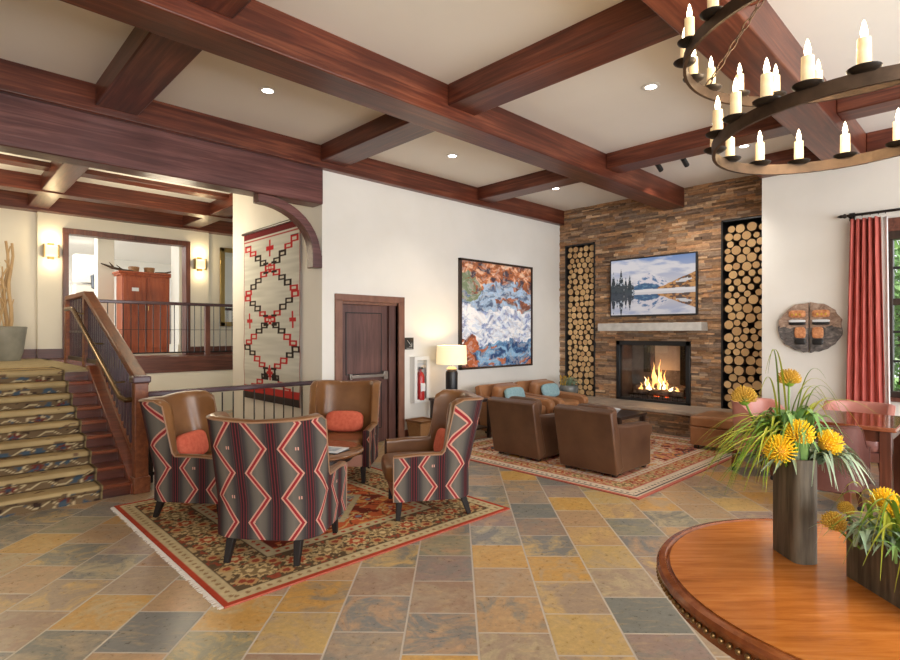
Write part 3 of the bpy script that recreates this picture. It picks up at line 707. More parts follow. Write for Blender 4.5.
stones('wall_fireplace', [(2.5, YW, .33, 4.05)], [LN, RNc, FB], XF + .03, .03, 3)
b = MB()                            # masonry behind the stones
ys = [2.5, RNc[1], FB[0], FB[1], LN[0], LN[1], YW]
b.box(XF + .03, XF + .6, 2.3, 6.6, 3.40, 4.05); b.box(XF + .03, XF + .6, RNc[1], FB[0], 0, 3.4); b.box(XF + .03, XF + .6, FB[1], LN[0], 0, 3.4); b.box(XF + .03, XF + .6, LN[1], 6.6, 0, 3.4)
b.box(XF + .03, XF + .6, FB[0], FB[1], FB[3], 3.4); b.box(XF + .03, XF + .6, FB[0], FB[1], 0, FB[2] - .02); b.box(XF + .03, XF + .6, LN[0], LN[1], LN[3], 3.4)
b.box(XF + .03, XF + .6, LN[0], LN[1], 0, LN[2] - .02); b.box(XF + .03, XF + .6, 2.3, RNc[1], 0, RNc[2] - .02)
b.box(XF + .36, XF + .6, LN[0], LN[1], .3, 3.4); b.box(XF + .36, XF + .6, 2.3, RNc[1], .3, 3.4)
struct(b.build('wall_chimney_core', 'blackmatte', smooth=False))
for nm, (y0, y1, z0, z1) in (('trim_2', LN), ('trim_3', RNc)):
    b = B(XF - .03, XF + .3, y0, y0 + .025, z0, z1) if nm == 'trim_2' else B(XF - .03, XF + .3, y1 - .025, y1, z0, z1)
    if nm == 'trim_2': b.box(XF - .03, XF + .3, y1 - .025, y1, z0, z1)
    b.box(XF - .03, XF + .3, y0, y1, z1 - .025, z1); struct(b.build(nm, 'black', smooth=False))
# hearth
stones('wall_hearth', [(2.49, YW - .01, 0, .335)], [], 8.50, .04, 9)
b = B(8.50, XF + .02, 2.49, YW - .01, 0, .33); struct(b.build('wall_hearth_core', 'firebrick', smooth=False))
tag(B(8.40, XF + .01, 2.49, YW - .012, .335, .385).build('hearth_slab', 'hearthtop', bevel=.006), kind='structure')
tag(B(XF - .27, XF, 3.50, 5.37, 1.635, 1.775).build('mantel_shelf', 'slab', bevel=.006), 'pale limestone mantel shelf over the fire', 'mantel')

# log ends packed in the niches
logm = []
for v_ in range(3):
    rnd = random.Random(v_ + 40); n = 16; b = MB(); rads = [1 + rnd.uniform(-.07, .07) for _ in range(n)]
    ring = [(rads[k] * math.cos(2 * math.pi * k / n), rads[k] * math.sin(2 * math.pi * k / n)) for k in range(n)]
    vs = [(0, *p) for p in ring] + [(.3, *p) for p in ring]
    b.add(vs, [(k, (k + 1) % n, n + (k + 1) % n, n + k) for k in range(n)], mi=0); b.add(vs[:n], [tuple(range(n - 1, -1, -1))], mi=1)
    o = b.build('log_mesh', ['bark', 'logend'], ang=60); logm.append(o.data); bpy.data.objects.remove(o)
def pack(y0, y1, z0, z1, sp, rmin, rmax, seed):
    rs = np.random.RandomState(seed); P = []; row = 0; z = z0 + sp / 2
    nx = int((y1 - y0) / sp)
    while z < z1 - sp * .3:
        k = nx if row % 2 == 0 else nx; off = 0 if row % 2 == 0 else .5
        for i in range(k): P.append((y0 + (i + .25 + off) * (y1 - y0) / (nx + .0), z))
        z += sp * .88; row += 1
    P = np.array(P) + rs.uniform(-.01, .01, (len(P), 2)); r = rs.uniform(rmin, rmax, len(P))
    for it in range(260):
        d = P[:, None] - P[None]; D = np.hypot(d[..., 0], d[..., 1]) + 1e-9; np.fill_diagonal(D, 9)
        ov = (r[:, None] + r[None]) * 1.02 - D; ov[ov < 0] = 0
        P += (d / D[..., None] * ov[..., None]).sum(1) * .28
        P[:, 0] = np.clip(P[:, 0], y0 + r, y1 - r); P[:, 1] = np.clip(P[:, 1], z0 + r, z1 - r)
    d = P[:, None] - P[None]; D = np.hypot(d[..., 0], d[..., 1]); np.fill_diagonal(D, 9)
    nearest = (D - r[None]).min(1); r = np.minimum(r * 1.08, np.maximum(nearest, r * .7)); r = np.minimum(r, np.minimum(P[:, 0] - y0, y1 - P[:, 0]) + .001)
    for _ in range(3):
        ov = ((r[:, None] + r[None]) - D).max(1); r = r - np.maximum(ov, 0) * .5
    return [(p[0], p[1], q) for p, q in zip(P, r)]
rnd = random.Random(5)
for (y0, y1, z0, z1), sp, r0_, r1_, lab, grp, sd in ((LN, .122, .043, .068, 'sawn log end in the niche by the painting wall', 'logs in the niche by the painting wall', 1),
                                  ((2.52, RNc[1], RNc[2], RNc[3]), .132, .045, .080, 'sawn log end in the niche by the window wall', 'logs in the niche by the window wall', 2)):
    for (y, z, r) in pack(y0 + (.03 if y0 > 4 else .0), y1 - .026, z0 + .012, z1 - .028, sp, r0_, r1_, sd):
        o = bpy.data.objects.new('log', logm[rnd.randrange(3)]); COL.objects.link(o)
        o.location = (XF + .02 + rnd.uniform(-.02, .03), y, z); o.scale = (1, r * .985 / 1.03, r * .985 / 1.03); o.rotation_euler = (rnd.uniform(0, 6.28), 0, 0)
        zn = 'above television height' if z > 2.95 else 'level with the television' if z > 1.9 else 'level with the mantel' if z > 1.46 else 'level with the fire'
        tag(o, ('thick ' if r > (r0_ + r1_) / 2 else 'thin ') + lab + ', ' + zn, 'log', grp)

# fireplace
fp = thing('fireplace', 'black framed glass fronted gas fireplace set in the stone wall', 'fireplace', (XF, (FB[0] + FB[1]) / 2, FB[2]))
hw = (FB[1] - FB[0]) / 2; hh = FB[3] - FB[2]
b = B(-.05, .04, -hw, -hw + .075, 0, hh); b.box(-.05, .04, hw - .075, hw, 0, hh); b.box(-.05, .04, -hw, hw, hh - .08, hh); b.box(-.05, .04, -hw, hw, 0, .05); b.build('surround', 'black', fp, bevel=.006)
b = B(.5, .55, -hw, hw, 0, hh); b.box(.04, .55, -hw, -hw + .03, 0, hh); b.box(.04, .55, hw - .03, hw, 0, hh); b.box(.04, .55, -hw, hw, hh - .03, hh); b.box(.04, .55, -hw, hw, 0, .03); b.build('firebox', 'firebrick', fp)
B(.48, .5, -.28, .18, .55, hh - .04).build('back_plate', noisy('back_plate_tile', (.46, .38, .33), (.58, .50, .43), 4, .6), fp)
b = B(.44, .49, -hw + .03, -.30, .04, hh - .04); b.box(.42, .49, hw - .40, hw - .30, .5, hh - .04); b.build('side_plate', 'blackmatte', fp)
B(0, .004, -hw + .07, hw - .07, .05, hh - .08).build('fire_glass', 'glass', fp)
b = MB().pillow((.26, 0, .06), (.34, hw * 1.6, .10), .6, .7); b.build('ember_bed', 'ash', fp)
g_ = MB()
for k in range(10): g_.tube([(.06, -.42 + k * .09, .03), (.06, -.42 + k * .09, .12)], .006, 5)
g_.tube([(.07, -.5, .12), (.07, .5, .12)], .010, 6); g_.build('grate', 'iron', fp)
for k, (y0, y1, x0, x1, z0, z1, r) in enumerate(((-.48, .42, .18, .16, .15, .14, .055), (-.40, .50, .34, .32, .17, .18, .06), (-.36, .10, .26, .2, .26, .28, .05), (.02, .40, .28, .22, .30, .24, .045), (-.5, -.22, .22, .34, .24, .22, .05))):
    MB().tube([(x0, y0, z0), ((x0 + x1) / 2, (y0 + y1) / 2, z0 + .02), (x1, y1, z1)], [r, r * 1.08, r * .95], 10).build('fire_log', noisy('charred_log', (.05, .035, .03), (.38, .29, .24), 12, .95, bst=.4) if k == 0 else bpy.data.materials['charred_log'], fp)
b = MB()
for k in range(16): b.pillow((.12 + .2 * rnd.random(), -.42 + .06 * k * .9, .10), (.05, .06, .035), .8, .8, 8, 6)
b.build('embers', 'ember', fp)
def flame(y, z0, h, w, x, lean=.0):
    N = 7; pts = [(x, y + lean * (i / N) ** 2 + .012 * math.sin(i * 1.7 + y * 9), z0 + h * i / N) for i in range(N + 1)]
    rr = [w * v for v in (.45, .8, 1, .9, .66, .42, .2, .03)]; b_ = MB().tube(pts, rr, 8); b_.v = [(x + (p[0] - x) * .6, p[1], p[2]) for p in b_.v]; return b_
fr_ = random.Random(6)
for k in range(24):
    y = fr_.gauss(-.02, .20); y = max(-.52, min(.45, y)); ht = (.12 + .34 * math.exp(-((y - .02) / .17) ** 2)) * fr_.uniform(.45, 1.1)
    flame(y, .16 + .12 * math.exp(-(y / .3) ** 2) * fr_.random(), ht, fr_.uniform(.018, .036), fr_.uniform(.12, .32), fr_.uniform(-.06, .06)).build('flame', 'flame_core' if k % 3 == 0 else 'flame', fp)
lamp('POINT', 'fire_light', (XF + .2, 4.45, FB[2] + .45), 5, (1, .5, .18), size=.12)

# tv
def lake(U, V):
    v = V; c = np.zeros(U.shape + (3,)); hz = .40
    m = np.where(v < hz, 2 * hz - v, v)  # mirror
    n = fbm(U * 6, m * 6, 4, 31); n2 = fbm(U * 30, m * 30, 3, 35)
    t = np.clip((m - hz) / (1 - hz), 0, 1)[..., None]; c[:] = lin(232, 220, 214) * (1 - t) + lin(120, 150, 200) * t; cl = np.clip((fbm(U * 3.5 + m * 2, m * 8, 5, 51) - .42) * 5, 0, 1)[..., None]; c = c * (1 - cl * .85) + lin(240, 232, 230) * cl * .85
    rg = lambda x, sd: fbm(x * 9, x * 0 + sd, 5, 71); pk = hz + np.maximum.reduce([.36 - np.abs(U - .47) * 1.25, .27 - np.abs(U - .60) * 1.3, .22 - np.abs(U - .34) * 1.2, .04 + 0 * U]) + .09 * (rg(U, 3.3) - .5); s1 = m < pk; pick(c, s1, lin(150, 166, 190)); nn = fbm(U * 26 + m * 18, m * 22 - U * 9, 4, 36); pick(c, s1 & (nn > .47), lin(228, 218, 222)); pick(c, s1 & (nn < .40), lin(96, 124, 160))
    s2 = m < hz + .15 * np.exp(-((U - .42) / .24) ** 2) + .04 * (n - .5); pick(c, s2, lin(58, 96, 132)); pick(c, s2 & (n2 > .55), lin(96, 132, 160))
    rt = hz + np.clip((U - .48) * .62, 0, 1) * .95 + .06 * (n - .5); s3 = m < rt; pick(c, s3, lin(164, 104, 56)); pick(c, s3 & (n2 > .52), lin(206, 150, 92)); pick(c, s3 & (n2 < .42), lin(92, 74, 64)); pick(c, s3 & (n > .58) & (m > hz + .14), lin(222, 216, 214))
    pick(c, (m < hz + .035 + .02 * n) & (U > .15), lin(232, 224, 222))
    for xc, hgt in ((.03, .40), (.08, .30), (.13, .44), (.19, .30), (.24, .34), (.28, .20)):
        tr = (np.abs(U - xc) < np.clip((hz + hgt - m), 0, 1) * .12 * (.6 + .8 * n2)) & (m > hz); pick(c, tr, lin(44, 54, 60)); pick(c, tr & (n2 > .58), lin(190, 196, 204))
    lf = (U < .27) & (m < hz + .14) & (n2 > .42); pick(c, lf, lin(60, 70, 76))
    w_ = v < hz; c[w_] = c[w_] * .86 + lin(80, 70, 100) * .10
    return c
tv = thing('television', 'wide flat television showing a mountain lake, mounted above the mantel', 'television', (XF - .02, 4.42, 1.895))
b = B(-.09, -.04, -.79, .79, 0, 1.05); b.box(-.04, .01, -.3, .3, .3, .75); b.build('housing', 'black', tv, bevel=.006)
picture(240, 160, lake, lambda u, v: (-.093, .765 - u * 1.53, .03 + v * .995)).build('screen', attrmat('screen_light', .25, .3, emit=.62, dark=True), tv)

# ================================================================ RUGS
def rug(name, x0, x1, y0, y1, z, label, style, fringe):
    W_, H_ = x1 - x0, y1 - y0; nx, ny = int(W_ / .0105), int(H_ / .0105)
    def f(U, V):
        X_, Y_ = U * W_, V * H_; d = np.minimum(np.minimum(X_, W_ - X_), np.minimum(Y_, H_ - Y_)); c = np.zeros(U.shape + (3,))
        n = fbm(X_ * 9, Y_ * 9, 3, 4); n2 = fbm(X_ * 26, Y_ * 26, 2, 8); n3 = fbm(X_ * 2.2, Y_ * 2.2, 2, 14)
        xc, yc = X_ - W_ / 2, Y_ - H_ / 2
        if style == 0: red, cream, dark, fld, blue = (176, 68, 46), (196, 178, 138), (98, 80, 58), (196, 98, 58), (128, 134, 138)
        else: red, cream, dark, fld, blue = (192, 112, 96), (214, 196, 172), (84, 74, 76), (204, 132, 108), (150, 150, 152)
        def band(a_, b_, col): pick(c, (d >= a_) & (d < b_), lin(*col))
        c[:] = lin(*fld); e = (.035, .13, .50, .60) if style == 0 else (.04, .20, .42, .50)
        band(0, e[0], red); band(e[0], e[1], cream); band(e[1], e[2], dark if style == 0 else red); band(e[2], e[3], cream)
        if style:
            band(.04, .055, cream); band(.055, .075, dark); band(.075, .085, cream)
        # small repeating motif in narrow bands
        along = np.where(np.minimum(X_, W_ - X_) < np.minimum(Y_, H_ - Y_), Y_, X_)
        for a_, b_, col, p in ((e[0], e[1], (150, 120, 84) if style == 0 else (90, 84, 86), .07), (e[2], e[3], red, .08)):
            mm = (d >= a_ + .012) & (d < b_ - .012) & (((along / p) % 1 - .5) ** 2 + ((d - (a_ + b_) / 2) / p) ** 2 < .05); pick(c, mm, lin(*col))
        # rosettes in the main border
        P_ = .25; mid = (e[1] + e[2]) / 2; k = np.floor(along / P_); la = (along / P_ - k - .5) * P_; ld = d - mid; r_ = np.hypot(la, ld); th = np.arctan2(ld, la)
        bm = (d >= e[1] + .012) & (d < e[2] - .012)
        vine = np.abs(ld - .085 * np.sin(along * 2 * np.pi / P_)) < .010; pick(c, bm & vine, lin(170, 150, 104))
        vine = np.abs(ld + .12 * np.sin(along * 2 * np.pi / P_ + .6)) < .008; pick(c, bm & vine, lin(150, 130, 96))
        alt = (k % 2 == 0); ros = r_ < .085 + .018 * np.sin(8 * th)
        pick(c, bm & ros, lin(206, 180, 130)); pick(c, bm & (r_ < .062 + .012 * np.sin(8 * th)) & alt, lin(176, 84, 54)); pick(c, bm & (r_ < .062 + .012 * np.sin(8 * th)) & ~alt, lin(140, 116, 80)); pick(c, bm & (r_ < .028), lin(214, 190, 140))
        pick(c, bm & (n2 > .60) & (r_ > .1), lin(186, 160, 116)); pick(c, bm & (n2 < .34) & (r_ > .1), lin(150, 74, 52)); r3 = np.hypot((np.abs(la) - P_ / 2), np.abs(ld) - .10); pick(c, bm & (r3 < .05), lin(190, 150, 100)); pick(c, bm & (r3 < .028), lin(150, 70, 50))
        # field
        fm = d >= e[3]; Q = .34; gx = (xc / Q) % 1 - .5; gy = (yc / Q) % 1 - .5; r2 = np.hypot(gx, gy) * Q; t2 = np.arctan2(gy, gx)
        pick(c, fm & (np.abs(np.sin(xc * 14) * .06 - ((yc * 1.0) % .17) + .085) < .011), lin(206, 170, 108)); pick(c, fm & (np.abs(np.sin(yc * 14 + 1) * .06 - ((xc) % .17) + .085) < .010), lin(120, 66, 42))
        pick(c, fm & (r2 < .088 + .02 * np.sin(6 * t2)), lin(212, 176, 116)); pick(c, fm & (r2 < .06 + .015 * np.sin(6 * t2)), lin(*red)); pick(c, fm & (r2 < .03), lin(*blue))
        pick(c, fm & (n > .64), lin(214, 150, 80)); pick(c, fm & (n < .33), lin(120, 52, 38))
        md = np.abs(xc) / (W_ * .20) + np.abs(yc) / (H_ * .20)
        med = md < 1 + .12 * np.sin(np.arctan2(yc, xc) * 8); pick(c, med & (n2 > .42), lin(*blue)); pick(c, med & (n2 > .6), lin(196, 184, 158)); pick(c, (np.abs(md - 1) < .07), lin(*cream))
        if style: pick(c, fm & (n3 > .55) & (n2 > .5), lin(*cream)); pick(c, fm & (n3 < .4) & (n2 < .45), lin(90, 82, 84))
        c *= (.82 + .36 * fbm(X_ * 40, Y_ * 40, 2, 66))[..., None]
        return c
    b = picture(nx, ny, f, lambda u, v: (u * W_, v * H_, .012))
    root = thing(name, label, 'rug', (x0, y0, z))
    b.build('pile', attrmat('wool_pile_%d' % style, .95, .1), root, smooth=False)
    B(0, W_, 0, H_, 0, .0115).build('edge', noisy('rug_edge_%d' % style, (.30, .06, .035), (.38, .10, .06), 20, .9), root)
    if fringe:
        b = MB(); rn = random.Random(3)
        for xx, sg in ((0, -1),):
            y = .01
            while y < H_:
                b.bar((xx, y, .006), (xx + sg * rn.uniform(.02, .04), y + rn.uniform(-.012, .012), .003), .006, .004); y += .011
        o = b.build('fringe', noisy('fringe_wool', (.72, .66, .58), (.8, .74, .66), 30, .9), root); o['kind'] = 'stuff'
    return root
rug('area_rug', 1.25, 3.82, 3.18, 5.74, .001, 'rust and cream floral rug with white fringe under the wingback chairs', 0, True)
rug('hearth_rug', 4.92, 8.30, 2.50, 5.62, .001, 'faded red and cream oriental rug in front of the hearth', 1, False)
ZR = .014

# ================================================================ SEATING
def uplan(a, yf, yc, yb, e=.62, n=11, ns=8):
    P = [(a, yf + (yc - yf) * i / ns) for i in range(ns)]
    for i in range(2 * n + 1):
        t = math.pi * i / (2 * n); P.append((math.copysign(abs(math.cos(t)) ** e, math.cos(t)) * a, yc - (yc - yb) * abs(math.sin(t)) ** e))
    return P + [(-a, yc + (yf - yc) * i / ns) for i in range(1, ns + 1)]
def ushell(root, a, yf, yc, yb, th, z0, zi, Hf, lean, m_out, m_in, flare=0., lw=lambda y: 1, bulge=0, names=('outer_shell', 'inner_back'), piping='piping', e=.62, nz=14):
    O = uplan(a, yf, yc, yb, e, 15, 18); I = uplan(a - th, yf - .01, yc, yb + th, e, 15, 18)
    arc = [0]
    for p, q in zip(O, O[1:]): arc.append(arc[-1] + math.hypot(q[0] - p[0], q[1] - p[1]))
    mid = arc[-1] / 2; H = [Hf(p) for p in O]
    def sh(p, z):
        k = max(0, z - .42); return (p[0] * (1 + flare * k), p[1] - lean * k * lw(p[1]) + bulge * math.sin(math.pi * min(1, max(0, (z - .58) / .55))) * sm((p[1] + .26) / .14), z)
    Po, Uo, Pi = [], [], []
    for i, (o, q) in enumerate(zip(O, I)):
        h = H[i]; r = th * .22; ro = [sh(o, z0 + (h - r - z0) * j / nz) for j in range(nz + 1)]
        Po.append(ro); Uo.append([(arc[i] - mid, p[2]) for p in ro]); row = [ro[-1]]
        for j in range(1, 6):
            t = math.pi * j / 6; w_ = (1 - math.cos(t)) / 2; c = (o[0] + (q[0] - o[0]) * w_, o[1] + (q[1] - o[1]) * w_); row.append(sh(c, h - r + r * math.sin(t)))
        row += [sh(q, h - r + (zi - (h - r)) * j / nz) for j in range(nz + 1)]; Pi.append(row)
    ou = MB().grid(Po, Uo); inn = MB(); inn.grid(Pi)
    for i, side in ((0, 1), (-1, -1)):   # arm fronts
        rows = Po[i] + Pi[i][1:]; n = len(Po[i]); inn_low = sh(I[i], z0)
        poly = list(rows) + [inn_low]; f = tuple(range(len(poly))); uvp = [(side * (mid + (o_[0] * side - a) * -1), o_[2]) for o_ in poly]
        if side > 0: f = f[::-1]; uvp = uvp[::-1]
        ou.add(poly, [f], [uvp])
    so = ou.build(names[0], m_out, root, ang=60); si = inn.build(names[1], m_in, root, ang=60)
    if piping:
        pt = [(p[-1][0] * 1.003, p[-1][1] * 1.003, p[-1][2]) for p in Po]; MB().tube([sh(O[0], z0)] + pt + [sh(O[-1], z0)], .006, 6).build('piping', piping, so)
    return O, I
def wing_chair():
    root = thing('wingback_chair', '', 'armchair')
    def Hf(p):
        t = sm((-.085 - p[1]) / .10); top = 1.03 - .02 * (1 - min(1, abs(p[0]) / .37)); dip = .575 - .012 * sm((p[1] - .1) / .2)
        return dip + (top - dip) * t
    O, I = ushell(root, .39, .33, -.10, -.37, .075, .175, .33, Hf, .22, 'kilim', 'leather', flare=.05, lw=lambda y: sm((-.02 - y) / .30), bulge=.06)
    B(-.31, .31, -.28, .325, .175, .30).build('seat_frame', 'kilim', root, bevel=.01)
    MB().pillow((0, .055, .375), (.60, .66, .17), .35, .3).build('seat_cushion', 'leather', root)
    for sx in (-1, 1):
        MB().bar((sx * .31, .27, .20), (sx * .315, .285, 0), .055, .055, (0, 1, 0), .036, .036).build('leg', 'legwood', root, bevel=.003)
        MB().bar((sx * .24, -.28, .20), (sx * .25, -.35, 0), .06, .06, (0, 1, 0), .036, .036).build('leg', 'legwood', root, bevel=.003)
    return root
wc = wing_chair()
place = ((1.85, 5.04, -50, 'zigzag wingback chair nearest the stairs, its tan leather inside partly facing out'),
         (1.93, 3.81, 40, 'zigzag wingback chair seen square from behind, closest on the rug'),
         (3.29, 3.74, 148, 'zigzag wingback chair seen side-on, nearest the brown club chairs'),
         (3.34, 5.22, -137, 'leather fronted wingback chair standing before the dark door'))
chairs = []
for i, (x, y, a_, lab) in enumerate(place):
    c = wc if i == 0 else copy_tree(wc)
    c.location = (x, y, ZR if (1.3 < x < 3.8) else 0); c.rotation_euler = (0, 0, R(a_ - 90)); c['label'] = lab; c['group'] = 'wingback chairs around the small round table'; chairs.append(c)
def place_on(ch, name, mesh, m_, loc, rot, label, cat, group):
    Mx = Matrix.Translation(ch.location) @ Matrix.Rotation(ch.rotation_euler.z, 4, 'Z')
    o = mesh.build(name, m_); o.matrix_world = Mx @ Matrix.Translation(loc) @ Matrix.Rotation(rot, 4, 'X'); tag(o, label, cat, group); return o
for c, lab in zip(chairs, ('coral lumbar pillow on the wingback chair nearest the stairs', 'coral lumbar pillow inside the wingback chair seen from behind', 'coral lumbar pillow on the side-on wingback chair', 'coral lumbar pillow on the wingback chair before the door')):
    place_on(c, 'lumbar_pillow', MB().pillow((0, 0, 0), (.44, .13, .24), .55, .75), 'coral', (0, -.17, .575), R(14), lab, 'pillow', 'coral pillows on the wingback chairs')

def club_chair(w, m_, name='club_chair'):
    """faces +Y, back at -Y; w = full width"""
    root = thing(name, '', 'armchair'); D = .84; hw_ = w / 2; aw = .13
    b = B(-hw_ + .02, hw_ - .02, -D / 2 + .06, D / 2 - .04, .07, .27); b.build('base', m_, root, bevel=.012)
    # raked back
    P = [(-D / 2 - .12, .725), (-D / 2 - .01, .76), (-D / 2 + .16, .10), (-D / 2 + .02, .03)]
    MB().prism(P, -hw_ - .005, hw_ + .005, lambda p, x: (x, p[0], p[1])).build('backrest', m_, root, bevel=.02, seg=3)
    for sx in (-1, 1):
        prof = [(-D / 2 + .04, .035), (-D / 2 - .06, .60), (-D / 2 + .25, .56), (D / 2 - .16, .545), (D / 2 - .04, .53), (D / 2 + .02, .48), (D / 2 + .02, .40), (D / 2 - .03, .36), (D / 2 - .03, .035)]
        x0, x1 = (hw_ - aw, hw_) if sx > 0 else (-hw_, -hw_ + aw)
        MB().prism(prof, x0, x1, lambda p, x: (x, p[0], p[1])).build('armrest', m_, root, bevel=.03, seg=3)
    MB().pillow((0, .04, .36), (w - 2 * aw - .01, .70, .20), .3, .3).build('seat_cushion', m_, root)
    Rm = Matrix.Rotation(R(-12), 3, 'X')
    MB().pillow((0, -.24, .575), (w - 2 * aw - .0, .19, .37), .35, .4, rot=Rm).build('back_cushion', m_, root)
    b = MB()
    for sx in (-1, 1):
        for sy in (-1, 1): B(sx * (hw_ - .07) - .025, sx * (hw_ - .07) + .025, sy * (D / 2 - .09) - .025, sy * (D / 2 - .09) + .025, 0, .075).build('foot', 'darkwood', root)
    return root
cc = club_chair(.74, 'leather_dark')
for i, (x, y, a_, lab) in enumerate(((5.80, 4.40, 0, 'dark brown leather club chair seen from behind, nearer the painting wall'), (5.80, 3.36, 0, 'dark brown leather club chair seen from behind, nearest the round veneer table'))):
    c = cc if i == 0 else copy_tree(cc); c.location = (x, y, ZR); c.rotation_euler = (0, 0, R(a_ - 90)); c['label'] = lab; c['group'] = 'club chairs facing the hearth'
cd = club_chair(.84, 'leather_mid')
cl = []
for i, (x, y, lab) in enumerate(((6.77, 5.48, 'cognac leather club chair against the wall, beside the table lamp'), (7.73, 5.48, 'cognac leather club chair against the wall, beside the hearth plant'))):
    c = cd if i == 0 else copy_tree(cd); c.location = (x, y, ZR); c.rotation_euler = (0, 0, R(180)); c['label'] = lab; c['group'] = 'club chairs below the painting'; cl.append(c)
for c, lab in zip(cl, ('pale teal lumbar pillow on the chair beside the lamp', 'pale teal lumbar pillow on the chair beside the hearth plant')):
    place_on(c, 'teal_pillow', MB().pillow((0, 0, 0), (.46, .13, .24), .55, .75), 'teal', (-.02, -.07, .60), R(18), lab, 'pillow', 'teal pillows on the cognac chairs')
# ottoman
ot = thing('leather_ottoman', 'square brown leather ottoman beside the hearth', 'ottoman', (7.98, 2.68, ZR))
B(-.37, .37, -.42, .44, .05, .30).build('base', 'leather_mid', ot, bevel=.015); B(-.375, .375, -.425, .445, .30, .45).build('cushion', 'leather_mid', ot, bevel=.035, seg=3)
for sx in (-1, 1):
    for sy in (-1, 1): B(sx * .32 - .025, sx * .32 + .025, sy * .37 - .025, sy * .37 + .025, 0, .06).build('foot', 'darkwood', ot)
# coffee table between the club chairs (only its dark top corner shows past the chairs)
ct = thing('coffee_table', 'low dark wooden coffee table between the club chairs and hearth', 'table', (7.15, 4.25, ZR))
B(-.38, .38, -.55, .55, .40, .44).build('tabletop', 'darkwood', ct, bevel=.006); B(-.34, .34, -.5, .5, .12, .14).build('shelf', 'darkwood', ct)
for sx in (-1, 1):
    for sy in (-1, 1): B(sx * .34 - .03, sx * .34 + .03, sy * .5 - .03, sy * .5 + .03, 0, .40).build('leg', 'darkwood', ct)
tag(MB().lathe([(0, 0), (.10, 0), (.15, .05), (.16, .055), (.10, .015), (0, .012)], n=20).build('shallow_bowl', 'paper', loc=(7.1, 4.05, ZR + .44)), 'shallow pale bowl on the low dark coffee table', 'bowl')

# small round table and magazines
tt = thing('round_side_table', 'low round wooden table between the wingback chairs', 'table', (2.62, 4.50, ZR))
MB().lathe([(0, .475), (.41, .475), (.43, .49), (.43, .50), (.41, .512), (0, .512)], n=40).build('tabletop', noisy('walnut_top', (.16, .065, .025), (.28, .13, .055), 5, .22, st=(1, 6, 1)), tt)
MB().lathe([(0, .42), (.33, .42), (.33, .475), (0, .475)], n=32).build('apron', 'darkwood', tt)
for k in range(4):
    a_ = R(20 + 90 * k); MB().bar((.28 * math.cos(a_), .28 * math.sin(a_), .43), (.30 * math.cos(a_), .30 * math.sin(a_), 0), .05, .05, (0, 1, 0), .032, .032).build('leg', 'darkwood', tt)
for i, (dx, dy, z, rz, lab) in enumerate(((.06, -.12, .513, .3, 'dark covered magazine, bottommost on the small round table'), (.055, -.11, .521, .5, 'pale covered magazine, topmost on the small round table'))):
    mg = thing('magazine', lab, 'magazine', (2.60 + dx, 4.46 + dy, ZR + z), rz, 'magazines on the small round table')
    B(-.11, .11, -.15, .15, 0, .007).build('cover', 'paper' if i else 'black', mg)
    B(-.105, .107, -.145, .145, .001, .006).build('pages', 'white', mg)
    if i: B(-.07, .07, -.10, .10, .0071, .0075).build('cover_picture', noisy('cover_print', (.12, .2, .32), (.6, .66, .7), 14, .4), mg)

# ================================================================ LAMP CORNER
et = thing('end_table', 'dark open end table holding the lamp beside the cognac chair', 'table', (5.87, 5.86, 0))
B(-.33, .33, -.36, .36, .57, .61).build('tabletop', 'darkwood', et, bevel=.005); B(-.29, .29, -.32, .32, .16, .185).build('shelf', 'darkwood', et)
for sx in (-1, 1):
    for sy in (-1, 1): B(sx * .29 - .022, sx * .29 + .022, sy * .32 - .022, sy * .32 + .022, 0, .57).build('leg', 'darkwood', et)
lp = thing('table_lamp', 'dark pillar table lamp with glowing cream drum shade', 'lamp', (5.80, 5.98, .61))
MB().lathe([(0, 0), (.10, 0), (.10, .02), (.085, .03), (.09, .05), (.095, .38), (.085, .41), (0, .41)], n=24).build('base', 'black', lp)
MB().lathe([(0, .41), (.075, .41), (.085, .44), (.05, .475), (.012, .48), (.012, .62), (0, .62)], n=20).build('neck', 'chrome', lp)
MB().lathe([(.235, .515), (.225, .80), (.219, .80), (.229, .515), (.235, .515)], n=36).build('lamp_shade', 'shade', lp)
MB().lathe([(0, .60), (.03, .62), (.035, .66), (.0, .70)], n=12).build('bulb', 'bulb', lp)
lamp('POINT', 'table_lamp_light', (5.80, 5.98, 1.27), 22, (1, .72, .40), size=.05)
wb = thing('waste_basket', 'woven brown waste basket on the floor beside the door', 'basket', (5.30, 6.10, 0))
b = MB().prism([(-.13, -.13), (.13, -.13), (.13, .13), (-.13, .13)], 0, 1, lambda p, z: (p[0] * (1 + .28 * z), p[1] * (1 + .28 * z), z * .30)); b.build('basket_body', 'basket', wb, bevel=.01)
b = B(-.175, .175, -.175, -.15, .29, .325); b.box(-.175, .175, .15, .175, .29, .325); b.box(-.175, -.15, -.175, .175, .29, .325); b.box(.15, .175, -.175, .175, .29, .325); b.build('rim', 'leather', wb, bevel=.006)
# canister behind the low railing
cn = thing('floor_canister', 'slim grey canister with white top behind the low railing', 'canister', (2.55, 7.05, 0))
MB().lathe([(0, 0), (.075, 0), (.075, .52), (0, .52)], n=20).build('canister_body', 'greypl', cn); MB().lathe([(0, .52), (.078, .52), (.078, .57), (.06, .60), (.03, .62), (0, .62)], n=20).build('lid', 'white', cn)

